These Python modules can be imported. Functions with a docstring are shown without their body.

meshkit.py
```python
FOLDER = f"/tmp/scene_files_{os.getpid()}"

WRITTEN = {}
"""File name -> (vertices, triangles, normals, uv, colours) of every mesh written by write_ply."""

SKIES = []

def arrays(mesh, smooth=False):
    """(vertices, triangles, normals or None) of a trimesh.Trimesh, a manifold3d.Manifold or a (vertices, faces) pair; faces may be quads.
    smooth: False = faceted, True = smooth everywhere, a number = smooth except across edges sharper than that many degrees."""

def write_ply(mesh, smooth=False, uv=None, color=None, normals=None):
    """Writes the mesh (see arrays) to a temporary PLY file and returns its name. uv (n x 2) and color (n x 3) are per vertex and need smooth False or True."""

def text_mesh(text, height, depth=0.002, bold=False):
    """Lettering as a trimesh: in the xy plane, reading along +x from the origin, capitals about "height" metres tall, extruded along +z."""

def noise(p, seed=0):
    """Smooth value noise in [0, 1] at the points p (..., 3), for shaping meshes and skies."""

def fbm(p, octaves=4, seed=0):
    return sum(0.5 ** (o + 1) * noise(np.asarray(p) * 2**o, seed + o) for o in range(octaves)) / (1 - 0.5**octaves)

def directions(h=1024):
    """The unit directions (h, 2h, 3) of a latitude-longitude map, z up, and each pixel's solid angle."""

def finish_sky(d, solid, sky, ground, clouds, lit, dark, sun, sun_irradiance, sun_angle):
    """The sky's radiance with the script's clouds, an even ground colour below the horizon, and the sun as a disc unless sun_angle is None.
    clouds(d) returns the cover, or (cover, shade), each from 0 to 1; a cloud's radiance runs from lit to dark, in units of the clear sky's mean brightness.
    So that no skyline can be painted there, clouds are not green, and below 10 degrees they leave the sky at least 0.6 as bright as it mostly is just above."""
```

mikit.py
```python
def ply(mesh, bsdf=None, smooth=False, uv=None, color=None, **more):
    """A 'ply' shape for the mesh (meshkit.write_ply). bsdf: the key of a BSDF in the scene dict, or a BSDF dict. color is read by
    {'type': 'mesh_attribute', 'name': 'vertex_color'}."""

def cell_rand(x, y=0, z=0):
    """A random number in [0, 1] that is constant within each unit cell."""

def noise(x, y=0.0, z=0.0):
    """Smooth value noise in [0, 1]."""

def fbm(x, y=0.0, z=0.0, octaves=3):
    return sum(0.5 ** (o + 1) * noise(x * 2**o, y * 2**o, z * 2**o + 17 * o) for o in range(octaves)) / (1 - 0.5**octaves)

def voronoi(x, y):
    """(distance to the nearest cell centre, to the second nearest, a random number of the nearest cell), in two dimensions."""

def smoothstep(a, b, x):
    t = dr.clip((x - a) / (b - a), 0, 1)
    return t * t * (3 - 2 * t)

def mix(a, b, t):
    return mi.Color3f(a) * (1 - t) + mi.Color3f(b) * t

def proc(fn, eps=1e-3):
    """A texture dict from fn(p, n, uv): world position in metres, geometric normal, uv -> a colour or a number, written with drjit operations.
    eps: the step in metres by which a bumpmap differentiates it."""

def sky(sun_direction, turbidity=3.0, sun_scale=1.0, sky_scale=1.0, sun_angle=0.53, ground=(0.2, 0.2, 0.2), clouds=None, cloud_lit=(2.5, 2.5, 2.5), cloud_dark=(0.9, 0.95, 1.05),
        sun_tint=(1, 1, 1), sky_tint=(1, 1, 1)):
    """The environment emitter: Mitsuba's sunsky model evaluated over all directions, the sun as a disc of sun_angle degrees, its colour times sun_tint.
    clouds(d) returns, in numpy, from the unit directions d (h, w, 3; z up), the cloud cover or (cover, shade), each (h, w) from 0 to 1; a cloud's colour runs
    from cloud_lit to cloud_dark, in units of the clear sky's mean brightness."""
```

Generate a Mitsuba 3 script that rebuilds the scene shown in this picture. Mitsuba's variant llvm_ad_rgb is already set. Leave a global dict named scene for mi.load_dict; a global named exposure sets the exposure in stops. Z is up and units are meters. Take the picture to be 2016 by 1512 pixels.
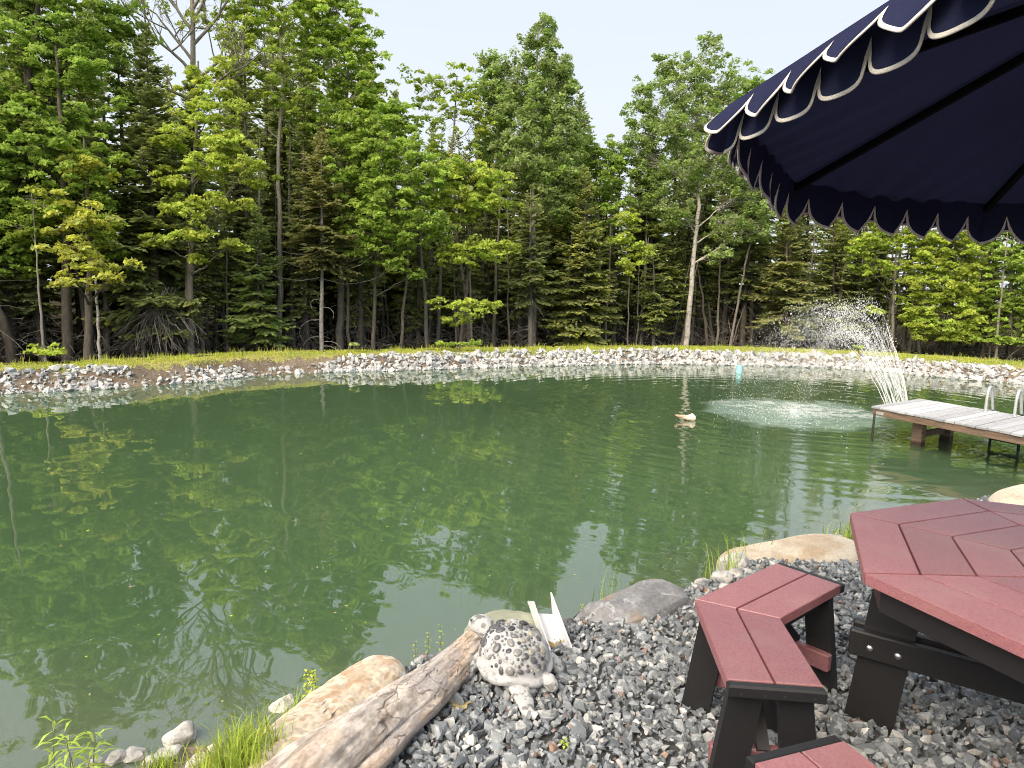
import math, random
import numpy as np, trimesh, drjit as dr, mitsuba as mi
import mikit, meshkit
from shapely.geometry import Polygon
from mikit import noise, fbm, voronoi, cell_rand, smoothstep, mix, proc
from manifold3d import Manifold

scene, labels = {}, {}
T = mi.ScalarTransform4f
RNG = np.random.default_rng(7)

# ------------------------------------------------------------------ camera, sky, exposure
W, H, FOC, PITCH, ROLL, HC = 2016.0, 1512.0, 1340.0, 0.130, 0.025, 1.95
_c, _s = math.cos(PITCH), math.sin(PITCH)
_f, _u, _x = np.array([0, _c, -_s]), np.array([0, _s, _c]), np.array([1.0, 0, 0])
CX = math.cos(ROLL) * _x + math.sin(ROLL) * _u
CU = -math.sin(ROLL) * _x + math.cos(ROLL) * _u
EYE = np.array([0, 0, HC])
scene['camera'] = {'type': 'perspective', 'fov': math.degrees(2 * math.atan(W / 2 / FOC)), 'fov_axis': 'x',
                   'near_clip': 0.05, 'far_clip': 2000.0,
                   'to_world': T().look_at(origin=EYE.tolist(), target=(EYE + _f).tolist(), up=CU.tolist())}


def sky_clouds(d):
    n = meshkit.fbm(d * [2.2, 2.2, 4.0], 4, 5)
    cover = 0.95 - 0.20 * np.clip(d[..., 2], 0, 1) + 0.15 * (n - 0.5)
    return np.clip(cover, 0, 1), np.clip(0.25 + 1.1 * (n - 0.5), 0, 1)


scene['sky'] = mikit.sky((-0.44, -0.60, 0.67), turbidity=3.5, sun_scale=0.95, sun_angle=48, clouds=sky_clouds,
                         cloud_lit=(2.0, 2.12, 2.26), cloud_dark=(1.62, 1.80, 2.04), ground=(0.12, 0.14, 0.09), sun_tint=(0.95, 0.98, 1.03))
exposure = 2.42


def ray(px, py):
    return CX * (px - W / 2) / FOC - CU * (py - H / 2) / FOC + _f


def atz(px, py, z):
    d = ray(px, py)
    return EYE + d * ((z - HC) / d[2])


def aty(px, py, y):
    d = ray(px, py)
    return EYE + d * (y / d[1])


def project(p):
    q = np.asarray(p, float) - EYE
    return np.stack([W / 2 + FOC * (q @ CX) / (q @ _f), H / 2 - FOC * (q @ CU) / (q @ _f)], -1)


# ------------------------------------------------------------------ materials
def lerp_palette(t, cols):
    """cols evenly spaced over t in [0,1]"""
    n = len(cols) - 1
    t = dr.clip(t, 0, 0.9999) * n
    out = mi.Color3f(0)
    for i, c in enumerate(cols):
        out += mi.Color3f(c) * dr.maximum(1 - dr.abs(t - i), 0)
    return out


LEAF = [(0.50, 0.57, 0.11), (0.40, 0.53, 0.105), (0.33, 0.47, 0.10), (0.27, 0.40, 0.095), (0.41, 0.49, 0.23), (0.58, 0.60, 0.09), (0.29, 0.36, 0.16), (0.36, 0.37, 0.14), (0.38, 0.30, 0.15), (0.58, 0.54, 0.24)]
# 0 yellow green maple, 1 fresh green, 2 mid green, 3 deep green, 4 grey green poplar, 5 yellow, 6 dark fir, 7 olive fir, 8 brownish, 9 straw
NL = len(LEAF) - 1


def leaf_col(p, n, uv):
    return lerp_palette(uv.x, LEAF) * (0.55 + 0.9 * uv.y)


scene['m_leaf'] = {'type': 'principledthin', 'base_color': proc(leaf_col), 'roughness': 0.55, 'spec_trans': 0.0, 'diff_trans': 0.95}

BARK = [(0.072, 0.062, 0.050), (0.155, 0.138, 0.116), (0.26, 0.24, 0.21), (0.46, 0.43, 0.39), (0.02, 0.018, 0.015)]


def bark_col(p, n, uv):
    b = lerp_palette(uv.x, BARK)
    k = fbm(p.x * 22, p.y * 22, p.z * 5, 3)
    band = smoothstep(0.72, 0.80, noise(p.x * 6, p.y * 6, p.z * 26)) * smoothstep(0.60, 0.78, uv.x)
    lich = smoothstep(0.58, 0.75, fbm(p.x * 5, p.y * 5, p.z * 4 + 9, 3))
    c = b * (0.55 + 0.9 * k)
    c = c * (1 - 0.8 * band)
    return c * (1 - 0.3 * lich) + mi.Color3f(0.16, 0.17, 0.13) * (0.3 * lich)


scene['m_bark'] = {'type': 'twosided', 'nested': {'type': 'principled', 'base_color': proc(bark_col), 'roughness': 0.9, 'specular': 0.2}}

STONE = [(0.092, 0.106, 0.124), (0.155, 0.174, 0.195), (0.24, 0.262, 0.282), (0.37, 0.38, 0.385), (0.50, 0.495, 0.48), (0.22, 0.15, 0.115), (0.21, 0.155, 0.145), (0.040, 0.044, 0.052)]


def stone_col(p, n, uv):
    b = lerp_palette(uv.x, STONE)
    k = fbm(p.x * 60, p.y * 60, p.z * 60, 3)
    v = smoothstep(0.62, 0.70, noise(p.x * 30 + uv.y * 40, p.y * 45, p.z * 70))
    return b * (0.68 + 0.64 * k) * (0.84 + 0.32 * uv.y) + mi.Color3f(0.12, 0.125, 0.13) * v


scene['m_stone'] = {'type': 'principled', 'base_color': proc(stone_col), 'roughness': 0.62, 'specular': 0.35}


def soil_col(p, n, uv):
    k = fbm(p.x * 5, p.y * 5, p.z * 5, 4)
    s = noise(p.x * 40, p.y * 40, p.z * 40)
    return mix((0.085, 0.066, 0.048), (0.27, 0.22, 0.17), k) * (0.6 + 0.8 * s)


scene['m_soil'] = {'type': 'diffuse', 'reflectance': proc(soil_col)}


def litter_col(p, n, uv):
    k = fbm(p.x * 3, p.y * 3, 0, 4)
    s = noise(p.x * 30, p.y * 30, 0)
    return mix((0.028, 0.024, 0.016), (0.07, 0.06, 0.04), k) * (0.6 + 0.8 * s)


scene['m_litter'] = {'type': 'diffuse', 'reflectance': proc(litter_col)}


def lawn_col(p, n, uv):
    k = fbm(p.x * 1.5, p.y * 1.5, 0, 4)
    s = noise(p.x * 35, p.y * 35, 0)
    return mix((0.19, 0.25, 0.05), (0.32, 0.30, 0.11), smoothstep(0.35, 0.65, k)) * (0.7 + 0.6 * s)


scene['m_lawn'] = {'type': 'diffuse', 'reflectance': proc(lawn_col)}
scene['m_gravel_bed'] = {'type': 'diffuse', 'reflectance': {'type': 'rgb', 'value': [0.075, 0.078, 0.082]}}

SPL = (5.05, 12.0)          # where the fountain's spray lands


def foam_mask(x, y):
    # the aerated patch is a long ellipse
    ex, ey = (x - SPL[0]) * 0.79 - (y - SPL[1]) * 0.61, (x - SPL[0]) * 0.61 + (y - SPL[1]) * 0.79
    w = (fbm(x * 2.1, y * 2.1, 3, 3) - 0.5) * 0.9
    r = dr.sqrt(dr.square(ex / 1.55) + dr.square(ey / 1.75)) + 0.7 * w
    return 1 - smoothstep(0.72, 1.08, r), ey + 0.8 * w


def water_col(p, n, uv):
    m, r = foam_mask(p.x, p.y)
    deep = mi.Color3f(0.061, 0.111, 0.054)
    k = fbm(p.x * 0.25, p.y * 0.25, 1, 2)
    deep = deep * (0.85 + 0.3 * k)
    near = smoothstep(1.7, 0.2, p.y - 2.95 - 0.62 * dr.maximum(p.x, -1.2))    # shallow silt at the near bank
    base = mix(deep, (0.092, 0.112, 0.072), 0.75 * near)
    foam = mix((0.27, 0.39, 0.34), (0.70, 0.78, 0.76), smoothstep(0.50, 0.66, fbm(p.x * 5, p.y * 7, 0, 3)) * smoothstep(-0.5, 0.3, r) * (1 - smoothstep(0.9, 1.8, r)))
    return base * (1 - 0.85 * m) + foam * (0.85 * m)


def water_height(p, n, uv):
    x, y = p.x, p.y
    dx, dy = x - SPL[0], y - SPL[1]
    r = dr.sqrt(dx * dx + dy * dy) + 0.35 * (fbm(x * 0.7, y * 0.7, 2, 2) - 0.5)
    amp = dr.exp(-r / 4.2)
    ring = dr.sin(r * 15.0) * 0.6 + dr.sin(r * 25.0 + 4 * noise(x * 0.9, y * 0.9, 5)) * 0.32
    calm = (fbm(x * 2.4, y * 2.4, 1, 2) - 0.5) * 0.0030 * (0.40 + 0.9 * noise(x * 0.4, y * 0.4, 8))
    chop = (fbm(x * 6.5, y * 6.5, 4, 2) - 0.5) * 0.010 * dr.exp(-r / 2.2)
    return ring * 0.0038 * amp + calm + chop


scene['m_water'] = {'type': 'bumpmap', 'arbitrary': proc(water_height, eps=0.006), 'scale': 1.0,
                    'bsdf': {'type': 'plastic', 'int_ior': 2.1, 'diffuse_reflectance': proc(water_col), 'nonlinear': False}}


def tan_boulder_col(p, n, uv):
    k = fbm(p.x * 7, p.y * 7, p.z * 9, 4)
    s = noise(p.x * 75, p.y * 75, p.z * 75)
    t = noise(p.x * 38, p.y * 38, p.z * 38 + 3)
    c = mix((0.37, 0.265, 0.17), (0.56, 0.49, 0.395), smoothstep(0.22, 0.60, k))
    c = c * (0.62 + 0.62 * s)
    return mix(c, (0.36, 0.22, 0.13), 0.65 * smoothstep(0.58, 0.72, t))


scene['m_tan'] = {'type': 'principled', 'base_color': proc(tan_boulder_col), 'roughness': 0.8, 'specular': 0.3}


def slate_col(p, n, uv):
    q = fbm(p.x * 5, p.y * 5, p.z * 5, 3)
    c = mix((0.10, 0.104, 0.115), (0.26, 0.265, 0.28), fbm(p.x * 9, p.y * 9, p.z * 14, 4))
    v = dr.abs(fbm(p.x * 4.2 + q, p.y * 7 - q, p.z * 9, 3) - 0.5)
    w = dr.abs(fbm(p.x * 9 - 2 * q, p.y * 4 + q, p.z * 6 + 7, 3) - 0.5)
    line = dr.maximum(1 - smoothstep(0.004, 0.022, v), 0.8 * (1 - smoothstep(0.003, 0.016, w))) * smoothstep(0.35, 0.62, fbm(p.x * 11, p.y * 11, p.z * 11, 2))
    line = line * 0.8 + 0.22 * smoothstep(0.55, 0.7, fbm(p.x * 14 + 3 * q, p.y * 22, p.z * 22, 3))
    rust = smoothstep(0.60, 0.72, fbm(p.x * 4, p.y * 4, p.z * 4 + 30, 3))
    c = mix(c, (0.27, 0.20, 0.13), 0.55 * rust)
    return mix(c, (0.42, 0.44, 0.46), 0.75 * line) * (0.8 + 0.4 * noise(p.x * 90, p.y * 90, p.z * 90))


scene['m_slate'] = {'type': 'principled', 'base_color': proc(slate_col), 'roughness': 0.7, 'specular': 0.35}


def log_col(p, n, uv):
    # uv.x runs around, uv.y along the log in metres
    a, l = uv.x, uv.y
    grain = fbm(a * 40, l * 5, 1, 4)
    blot = fbm(a * 9, l * 4.5, 2, 3)
    c = mix((0.25, 0.225, 0.205), (0.52, 0.475, 0.435), smoothstep(0.30, 0.66, 0.5 * grain + 0.5 * fbm(a * 26, l * 22, 6, 3)))
    c = mix(c, (0.44, 0.31, 0.21), 0.45 * smoothstep(0.52, 0.72, blot))
    c = mix(c, (0.30, 0.285, 0.29), 0.6 * smoothstep(0.55, 0.7, fbm(a * 6 + 5, l * 3, 4, 3)))
    d1, d2, _ = voronoi(a * 17 + 0.9 * noise(a * 30, l * 30, 2), l * 13 + 0.9 * noise(a * 30, l * 30, 5))
    crack = (1 - smoothstep(0.015, 0.07, d2 - d1)) * smoothstep(0.50, 0.62, fbm(a * 10, l * 8, 7, 2))
    return mix(c, (0.13, 0.09, 0.07), 0.65 * crack) * (0.8 + 0.4 * noise(a * 160, l * 90, 3))


def log_h(p, n, uv):
    a, l = uv.x, uv.y
    d1, d2, _ = voronoi(a * 17 + 0.9 * noise(a * 30, l * 30, 2), l * 13 + 0.9 * noise(a * 30, l * 30, 5))
    crack = (1 - smoothstep(0.015, 0.09, d2 - d1)) * smoothstep(0.48, 0.62, fbm(a * 10, l * 8, 7, 2))
    return fbm(a * 46, l * 8, 1, 3) * 0.007 - 0.007 * crack


scene['m_log'] = {'type': 'bumpmap', 'arbitrary': proc(log_h, eps=0.002), 'scale': 1.0,
                  'bsdf': {'type': 'principled', 'base_color': proc(log_col), 'roughness': 0.85, 'specular': 0.2}}


def red_col(p, n, uv):
    s = noise(p.x * 240, p.y * 240, p.z * 240)
    t = noise(p.x * 420, p.y * 420, p.z * 420)
    k = fbm(p.x * 4, p.y * 4, p.z * 4, 3)
    c = mix((0.212, 0.076, 0.092), (0.270, 0.114, 0.128), k) * (0.78 + 0.44 * s)
    dust = smoothstep(0.50, 0.72, fbm(p.x * 7, p.y * 7, p.z * 7 + 3, 4))
    c = mix(c, (0.27, 0.17, 0.165), 0.22 * dust)
    return c * (1 - 0.35 * smoothstep(0.78, 0.9, t)) * (0.86 + 0.28 * uv.y)


scene['m_red'] = {'type': 'principled', 'base_color': proc(red_col), 'roughness': 0.45, 'specular': 1.0}
scene['m_black'] = {'type': 'principled', 'base_color': {'type': 'rgb', 'value': [0.014, 0.014, 0.016]}, 'roughness': 0.48, 'specular': 0.45}
scene['m_bolt'] = {'type': 'roughconductor', 'material': 'Cr', 'alpha': 0.25}


def navy_col(p, n, uv):
    w = noise(p.x * 300, p.y * 300, p.z * 300)
    k = fbm(p.x * 3, p.y * 3, p.z * 3, 3)
    return mi.Color3f(0.024, 0.028, 0.066) * (0.75 + 0.3 * w + 0.3 * k)


scene['m_navy'] = {'type': 'principledthin', 'base_color': proc(navy_col), 'roughness': 0.6, 'diff_trans': 0.24, 'spec_trans': 0.0}
scene['m_trim'] = {'type': 'twosided', 'nested': {'type': 'diffuse', 'reflectance': {'type': 'rgb', 'value': [0.64, 0.63, 0.59]}}}


def deck_col(p, n, uv):
    g = fbm(p.x * 9 + p.y * 21, p.y * 9 - p.x * 21, p.z * 30 + uv.y * 20, 3)
    return mix((0.255, 0.268, 0.295), (0.39, 0.405, 0.435), g) * (0.74 + 0.44 * uv.y)


def beam_col(p, n, uv):
    g = fbm(p.x * 4, p.y * 4, p.z * 40, 4)
    k = fbm(p.x * 2.5, p.y * 2.5, p.z * 6 + 4, 3)
    c = mix((0.075, 0.045, 0.032), (0.245, 0.18, 0.135), g)
    wet = smoothstep(0.10, 0.03, p.z)
    return mix(c, (0.18, 0.12, 0.09), 0.6 * smoothstep(0.5, 0.7, k)) * (1 - 0.72 * wet)


scene['m_deck'] = {'type': 'principled', 'base_color': proc(deck_col), 'roughness': 0.75, 'specular': 0.3}
scene['m_beam'] = {'type': 'principled', 'base_color': proc(beam_col), 'roughness': 0.8, 'specular': 0.3}
scene['m_galv'] = {'type': 'principled', 'base_color': {'type': 'rgb', 'value': [0.62, 0.63, 0.64]}, 'roughness': 0.35, 'metallic': 0.6}
scene['m_dark_metal'] = {'type': 'principled', 'base_color': {'type': 'rgb', 'value': [0.03, 0.033, 0.035]}, 'roughness': 0.5, 'metallic': 0.3}
scene['m_rib'] = {'type': 'diffuse', 'reflectance': {'type': 'rgb', 'value': [0.012, 0.012, 0.014]}}
scene['m_vinyl'] = {'type': 'twosided', 'nested': {'type': 'roughplastic', 'diffuse_reflectance': {'type': 'rgb', 'value': [0.70, 0.71, 0.74]}, 'alpha': 0.2}}
scene['m_float_blue'] = {'type': 'roughplastic', 'diffuse_reflectance': {'type': 'rgb', 'value': [0.33, 0.63, 0.68]}, 'alpha': 0.2}


def cement_col(p, n, uv):
    k = fbm(p.x * 24, p.y * 24, p.z * 24, 3)
    t = smoothstep(0.52, 0.66, fbm(p.x * 50, p.y * 50, p.z * 50, 3))
    return mix((0.33, 0.342, 0.355), (0.50, 0.515, 0.53), k) * (1 - (0.22 + 0.40 * uv.x) * t)


scene['m_cement'] = {'type': 'principled', 'base_color': proc(cement_col), 'roughness': 0.85, 'specular': 0.25}
scene['m_pebble'] = {'type': 'principled', 'base_color': proc(lambda p, n, uv: lerp_palette(uv.x, [(0.030, 0.032, 0.042), (0.095, 0.097, 0.115), (0.20, 0.20, 0.205), (0.33, 0.31, 0.26)]) * (0.7 + 0.6 * noise(p.x * 150, p.y * 150, p.z * 150))), 'roughness': 0.3, 'specular': 0.5}
scene['m_spray'] = {'type': 'twosided', 'nested': {'type': 'diffuse', 'reflectance': {'type': 'rgb', 'value': [0.82, 0.85, 0.88]}}}
scene['m_drift'] = {'type': 'principled', 'base_color': proc(lambda p, n, uv: mix((0.45, 0.30, 0.22), (0.72, 0.60, 0.52), smoothstep(-0.12, 0.1, p.x - 2.85)) * (0.8 + 0.4 * noise(p.x * 40, p.y * 40, p.z * 40))), 'roughness': 0.7}


# ------------------------------------------------------------------ mesh helpers
class MB:
    """collects pieces of one mesh, with a uv per vertex"""

    def __init__(self):
        self.v, self.f, self.t, self.n = [], [], [], 0

    def add(self, v, f, uv=(0.5, 0.5)):
        v, f = np.asarray(v, float).reshape(-1, 3), np.asarray(f, int)
        if f.shape[1] == 4:
            f = np.vstack([f[:, [0, 1, 2]], f[:, [0, 2, 3]]])
        uv = np.broadcast_to(np.asarray(uv, float), (len(v), 2))
        self.v.append(v); self.f.append(f + self.n); self.t.append(uv); self.n += len(v)
        return self

    def tube(self, pts, rad, sides=6, u=0.0, cap=False):
        p = np.asarray(pts, float)
        r = np.broadcast_to(np.asarray(rad, float), (len(p),))
        t = np.gradient(p, axis=0)
        t /= np.linalg.norm(t, axis=1, keepdims=True) + 1e-12
        ref = np.array([0, 0, 1.0]) if abs(t[:, 2]).mean() < 0.8 else np.array([1.0, 0, 0])
        a = np.cross(t, ref); a /= np.linalg.norm(a, axis=1, keepdims=True) + 1e-12
        b = np.cross(t, a)
        g = np.arange(sides) * 2 * np.pi / sides
        v = p[:, None] + r[:, None, None] * (np.cos(g)[None, :, None] * a[:, None] + np.sin(g)[None, :, None] * b[:, None])
        i, j = np.meshgrid(np.arange(len(p) - 1), np.arange(sides), indexing='ij')
        q = np.stack([i * sides + j, (i + 1) * sides + j, (i + 1) * sides + (j + 1) % sides, i * sides + (j + 1) % sides], -1).reshape(-1, 4)
        v = v.reshape(-1, 3)
        f = np.vstack([q[:, [0, 2, 1]], q[:, [0, 3, 2]]])
        if cap:
            k = len(v)
            v = np.vstack([v, p[:1], p[-1:]])
            jj = np.arange(sides); l = (len(p) - 1) * sides
            f = np.vstack([f, np.stack([jj * 0 + k, (jj + 1) % sides, jj], 1), np.stack([jj * 0 + k + 1, l + jj, l + (jj + 1) % sides], 1)])
        return self.add(v, f, (u, 0.5))

    def box(self, o, ex, ey, ez, uv=(0.5, 0.5), ch=0.004):
        """a chamfered box: o its centre, ex/ey/ez half-extents as vectors"""
        o, ex, ey, ez = (np.asarray(q, float) for q in (o, ex, ey, ez))
        L = [np.linalg.norm(q) for q in (ex, ey, ez)]
        c = min(ch, 0.45 * min(L))
        D = [q / l for q, l in zip((ex, ey, ez), L)]
        pts = []
        for sx in (-1, 1):
            for sy in (-1, 1):
                for sz in (-1, 1):
                    for k in range(3):
                        d = [L[0] - c, L[1] - c, L[2] - c]; d[k] += c
                        pts.append(o + sx * d[0] * D[0] + sy * d[1] * D[1] + sz * d[2] * D[2])
        m = trimesh.convex.convex_hull(np.array(pts))
        return self.add(m.vertices, m.faces, uv)

    def hull(self, pts, uv=(0.5, 0.5)):
        m = trimesh.convex.convex_hull(np.asarray(pts, float))
        return self.add(m.vertices, m.faces, uv)

    def quads(self, P, U, V, u, v):
        """diamond leaves at P with half-axes U, V; u, v per leaf"""
        n = len(P)
        vv = np.stack([P - U, P - V, P + U, P + V], 1).reshape(-1, 3)
        k = np.arange(n)[:, None] * 4
        f = np.vstack([k + [0, 1, 2], k + [0, 2, 3]])
        uv = np.repeat(np.stack([np.broadcast_to(u, (n,)), np.broadcast_to(v, (n,))], 1), 4, axis=0)
        self.v.append(vv); self.f.append(f + self.n); self.t.append(uv); self.n += n * 4
        return self

    def ply(self, m, smooth=False):
        v, f, t = np.vstack(self.v), np.vstack(self.f), np.vstack(self.t)
        return mikit.ply((v, f), m, smooth=smooth, uv=t if smooth in (True, False) else None)


def key_of(name):
    if name not in _used:
        _used[name] = 0
        return name
    _used[name] += 1
    return f"{name}_{_used[name]:03d}"


_used = {}


def tag(key, label=None, cat=None, group=None, kind=None):
    d = labels.setdefault(key, {})
    for a, b in (('label', label), ('category', cat), ('group', group), ('kind', kind)):
        if b:
            d[a] = b
    return key


def thing(name, label, cat, group=None):
    return tag(key_of(name), label, cat, group)


def put(parent, name, shape, label=None, kind=None):
    key = key_of(f"{parent}__{name}" if parent else name)
    scene[key] = shape
    if label or kind:
        tag(key, label, None, None, kind)
    return key


def unit(v):
    v = np.asarray(v, float)
    return v / (np.linalg.norm(v, axis=-1, keepdims=True) + 1e-12)


def rand_dirs(r, n):
    return unit(r.normal(size=(n, 3)))


# ------------------------------------------------------------------ terrain and pond
NEAR = np.array([(-6.5, 0.2), (-3.2, 1.3), (-1.8, 2.35), (-1.35, 2.68), (-0.85, 2.95), (-0.45, 3.12), (0, 3.38), (0.45, 3.62), (0.95, 3.98), (1.5, 4.40), (2.4, 4.95), (3.3, 5.5), (4.6, 6.3), (5.6, 6.9), (7.0, 7.3), (8.5, 7.7)])
FAR = np.array([(11.0, 9.6), (12.8, 12.4), (13.5, 15), (13.13, 17.35), (12.1, 18.09), (11.33, 19.09), (9.9, 20.3), (7.49, 20.6), (4.47, 20.4), (2.53, 19.74), (-0.12, 18.5), (-2.66, 17.05), (-4.49, 16.21), (-5.67, 15.3), (-6.41, 14.1), (-7.36, 13.04), (-8.17, 12.4), (-9.03, 11.75), (-10.4, 9.8), (-11.0, 6.5), (-9.8, 2.8)])


def catmull(P, n=6, closed=False):
    out = []
    m = len(P)
    for i in range(m if closed else m - 1):
        p0, p1, p2, p3 = (P[(i + k) % m] if closed else P[min(max(i + k, 0), m - 1)] for k in (-1, 0, 1, 2))
        for t in np.linspace(0, 1, n, endpoint=False):
            out.append(0.5 * (2 * p1 + (p2 - p0) * t + (2 * p0 - 5 * p1 + 4 * p2 - p3) * t * t + (-p0 + 3 * p1 - 3 * p2 + p3) * t ** 3))
    return np.array(out if closed else out + [P[-1]])


POND = catmull(np.vstack([NEAR, FAR]), 6, True)
NEARL, FARL = catmull(NEAR, 6), catmull(FAR, 6)


def seg_dist(x, y, L, closed=False):
    A = L if closed else L[:-1]
    B = np.roll(L, -1, 0) if closed else L[1:]
    best = np.full(np.shape(x), 1e9)
    for a, b in zip(A, B):
        d = b - a
        t = np.clip(((x - a[0]) * d[0] + (y - a[1]) * d[1]) / (d @ d + 1e-12), 0, 1)
        best = np.minimum(best, (x - a[0] - t * d[0]) ** 2 + (y - a[1] - t * d[1]) ** 2)
    return np.sqrt(best)


def inside(x, y, L):
    c = np.zeros(np.shape(x), bool)
    for a, b in zip(L, np.roll(L, -1, 0)):
        hit = ((a[1] > y) != (b[1] > y))
        c ^= hit & (x < (b[0] - a[0]) * (y - a[1]) / (b[1] - a[1] + 1e-12) + a[0])
    return c


def sst(a, b, x):
    t = np.clip((x - a) / (b - a), 0, 1)
    return t * t * (3 - 2 * t)


def terrain(x, y):
    """(height, signed distance to the water's edge, True where the near bank is nearer)"""
    x, y = np.asarray(x, float), np.asarray(y, float)
    sd = seg_dist(x, y, POND, True)
    sd = np.where(inside(x, y, POND), -sd, sd)
    near = seg_dist(x, y, NEARL) < seg_dist(x, y, FARL)
    q = np.stack([x, y, x * 0], -1)
    wob = meshkit.fbm(q * 2.5, 3, 2) - 0.5
    wide = meshkit.noise(q * 0.5, 9)
    lowl = sst(-0.55, -1.15, x) if False else np.clip((-0.55 - x) / 0.6, 0, 1)
    lip = np.where(near, 0.42 + 0.75 * lowl, 0.42 + 0.25 * wide)
    s2 = sd + 0.16 * wob * np.where(near, 0.6, 1)
    h = np.where(near, 0.385, 0.355 + 0.03 * wide) * sst(-0.02, 1, s2 / lip)
    h = np.where(sd < 0, np.maximum(-1.2, sd * 0.8) + 0.0, h)
    h = h + np.where(sd > 0.5, 0.012 * wob, 0)
    back = strip_width(x) + 0.15
    h = h - np.where(near, 0, 0.75 * sst(0, 4.0, sd - back)) + np.where(near, 0, 0.02 * np.clip(sd - 12, 0, 40))
    return h, sd, near


def ground_z(x, y):
    return terrain(x, y)[0]


def strip_width(x):
    return np.interp(x, [-10, 0, 3, 6, 9, 13], [1.45, 1.45, 1.8, 2.3, 2.5, 3.4])


def axis(lo, hi, step, far):
    a = np.arange(lo, hi + step / 2, step)
    g = np.cumsum(step * 1.35 ** np.arange(1, 40))
    g = g[g < far]
    return np.concatenate([(lo - g)[::-1], a, hi + g])


gx, gy = axis(-13, 17, 0.11, 400), axis(-1.5, 26, 0.11, 400)
GX, GY = np.meshgrid(gx, gy, indexing='ij')
GZ, GSD, GN = terrain(GX, GY)
nv = GX.size
idx = np.arange(nv).reshape(GX.shape)
quad = np.stack([idx[:-1, :-1], idx[1:, :-1], idx[1:, 1:], idx[:-1, 1:]], -1).reshape(-1, 4)
V = np.stack([GX, GY, GZ], -1).reshape(-1, 3)
qs = GSD.ravel()[quad].mean(1); qx = V[quad][:, :, 0].mean(1); qy = V[quad][:, :, 1].mean(1); qn = GN.ravel()[quad].mean(1) > 0.5
wv = meshkit.fbm(np.stack([qx, qy, 0 * qx], -1) * 3, 3, 4) - 0.5
lipq = 0.42 + 0.35 * wv
region = np.where(qn, np.where((qx < -0.5 + 0.4 * wv) & (qx > -14) & (qs < 1.2 + 8 * (qx < -1.2)), 1, 0), np.where(qs < lipq, 1, np.where(qs < strip_width(qx) + 0.3 * wv, 2, 3)))
region = np.where((qs < -0.2), 4, region)
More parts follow.
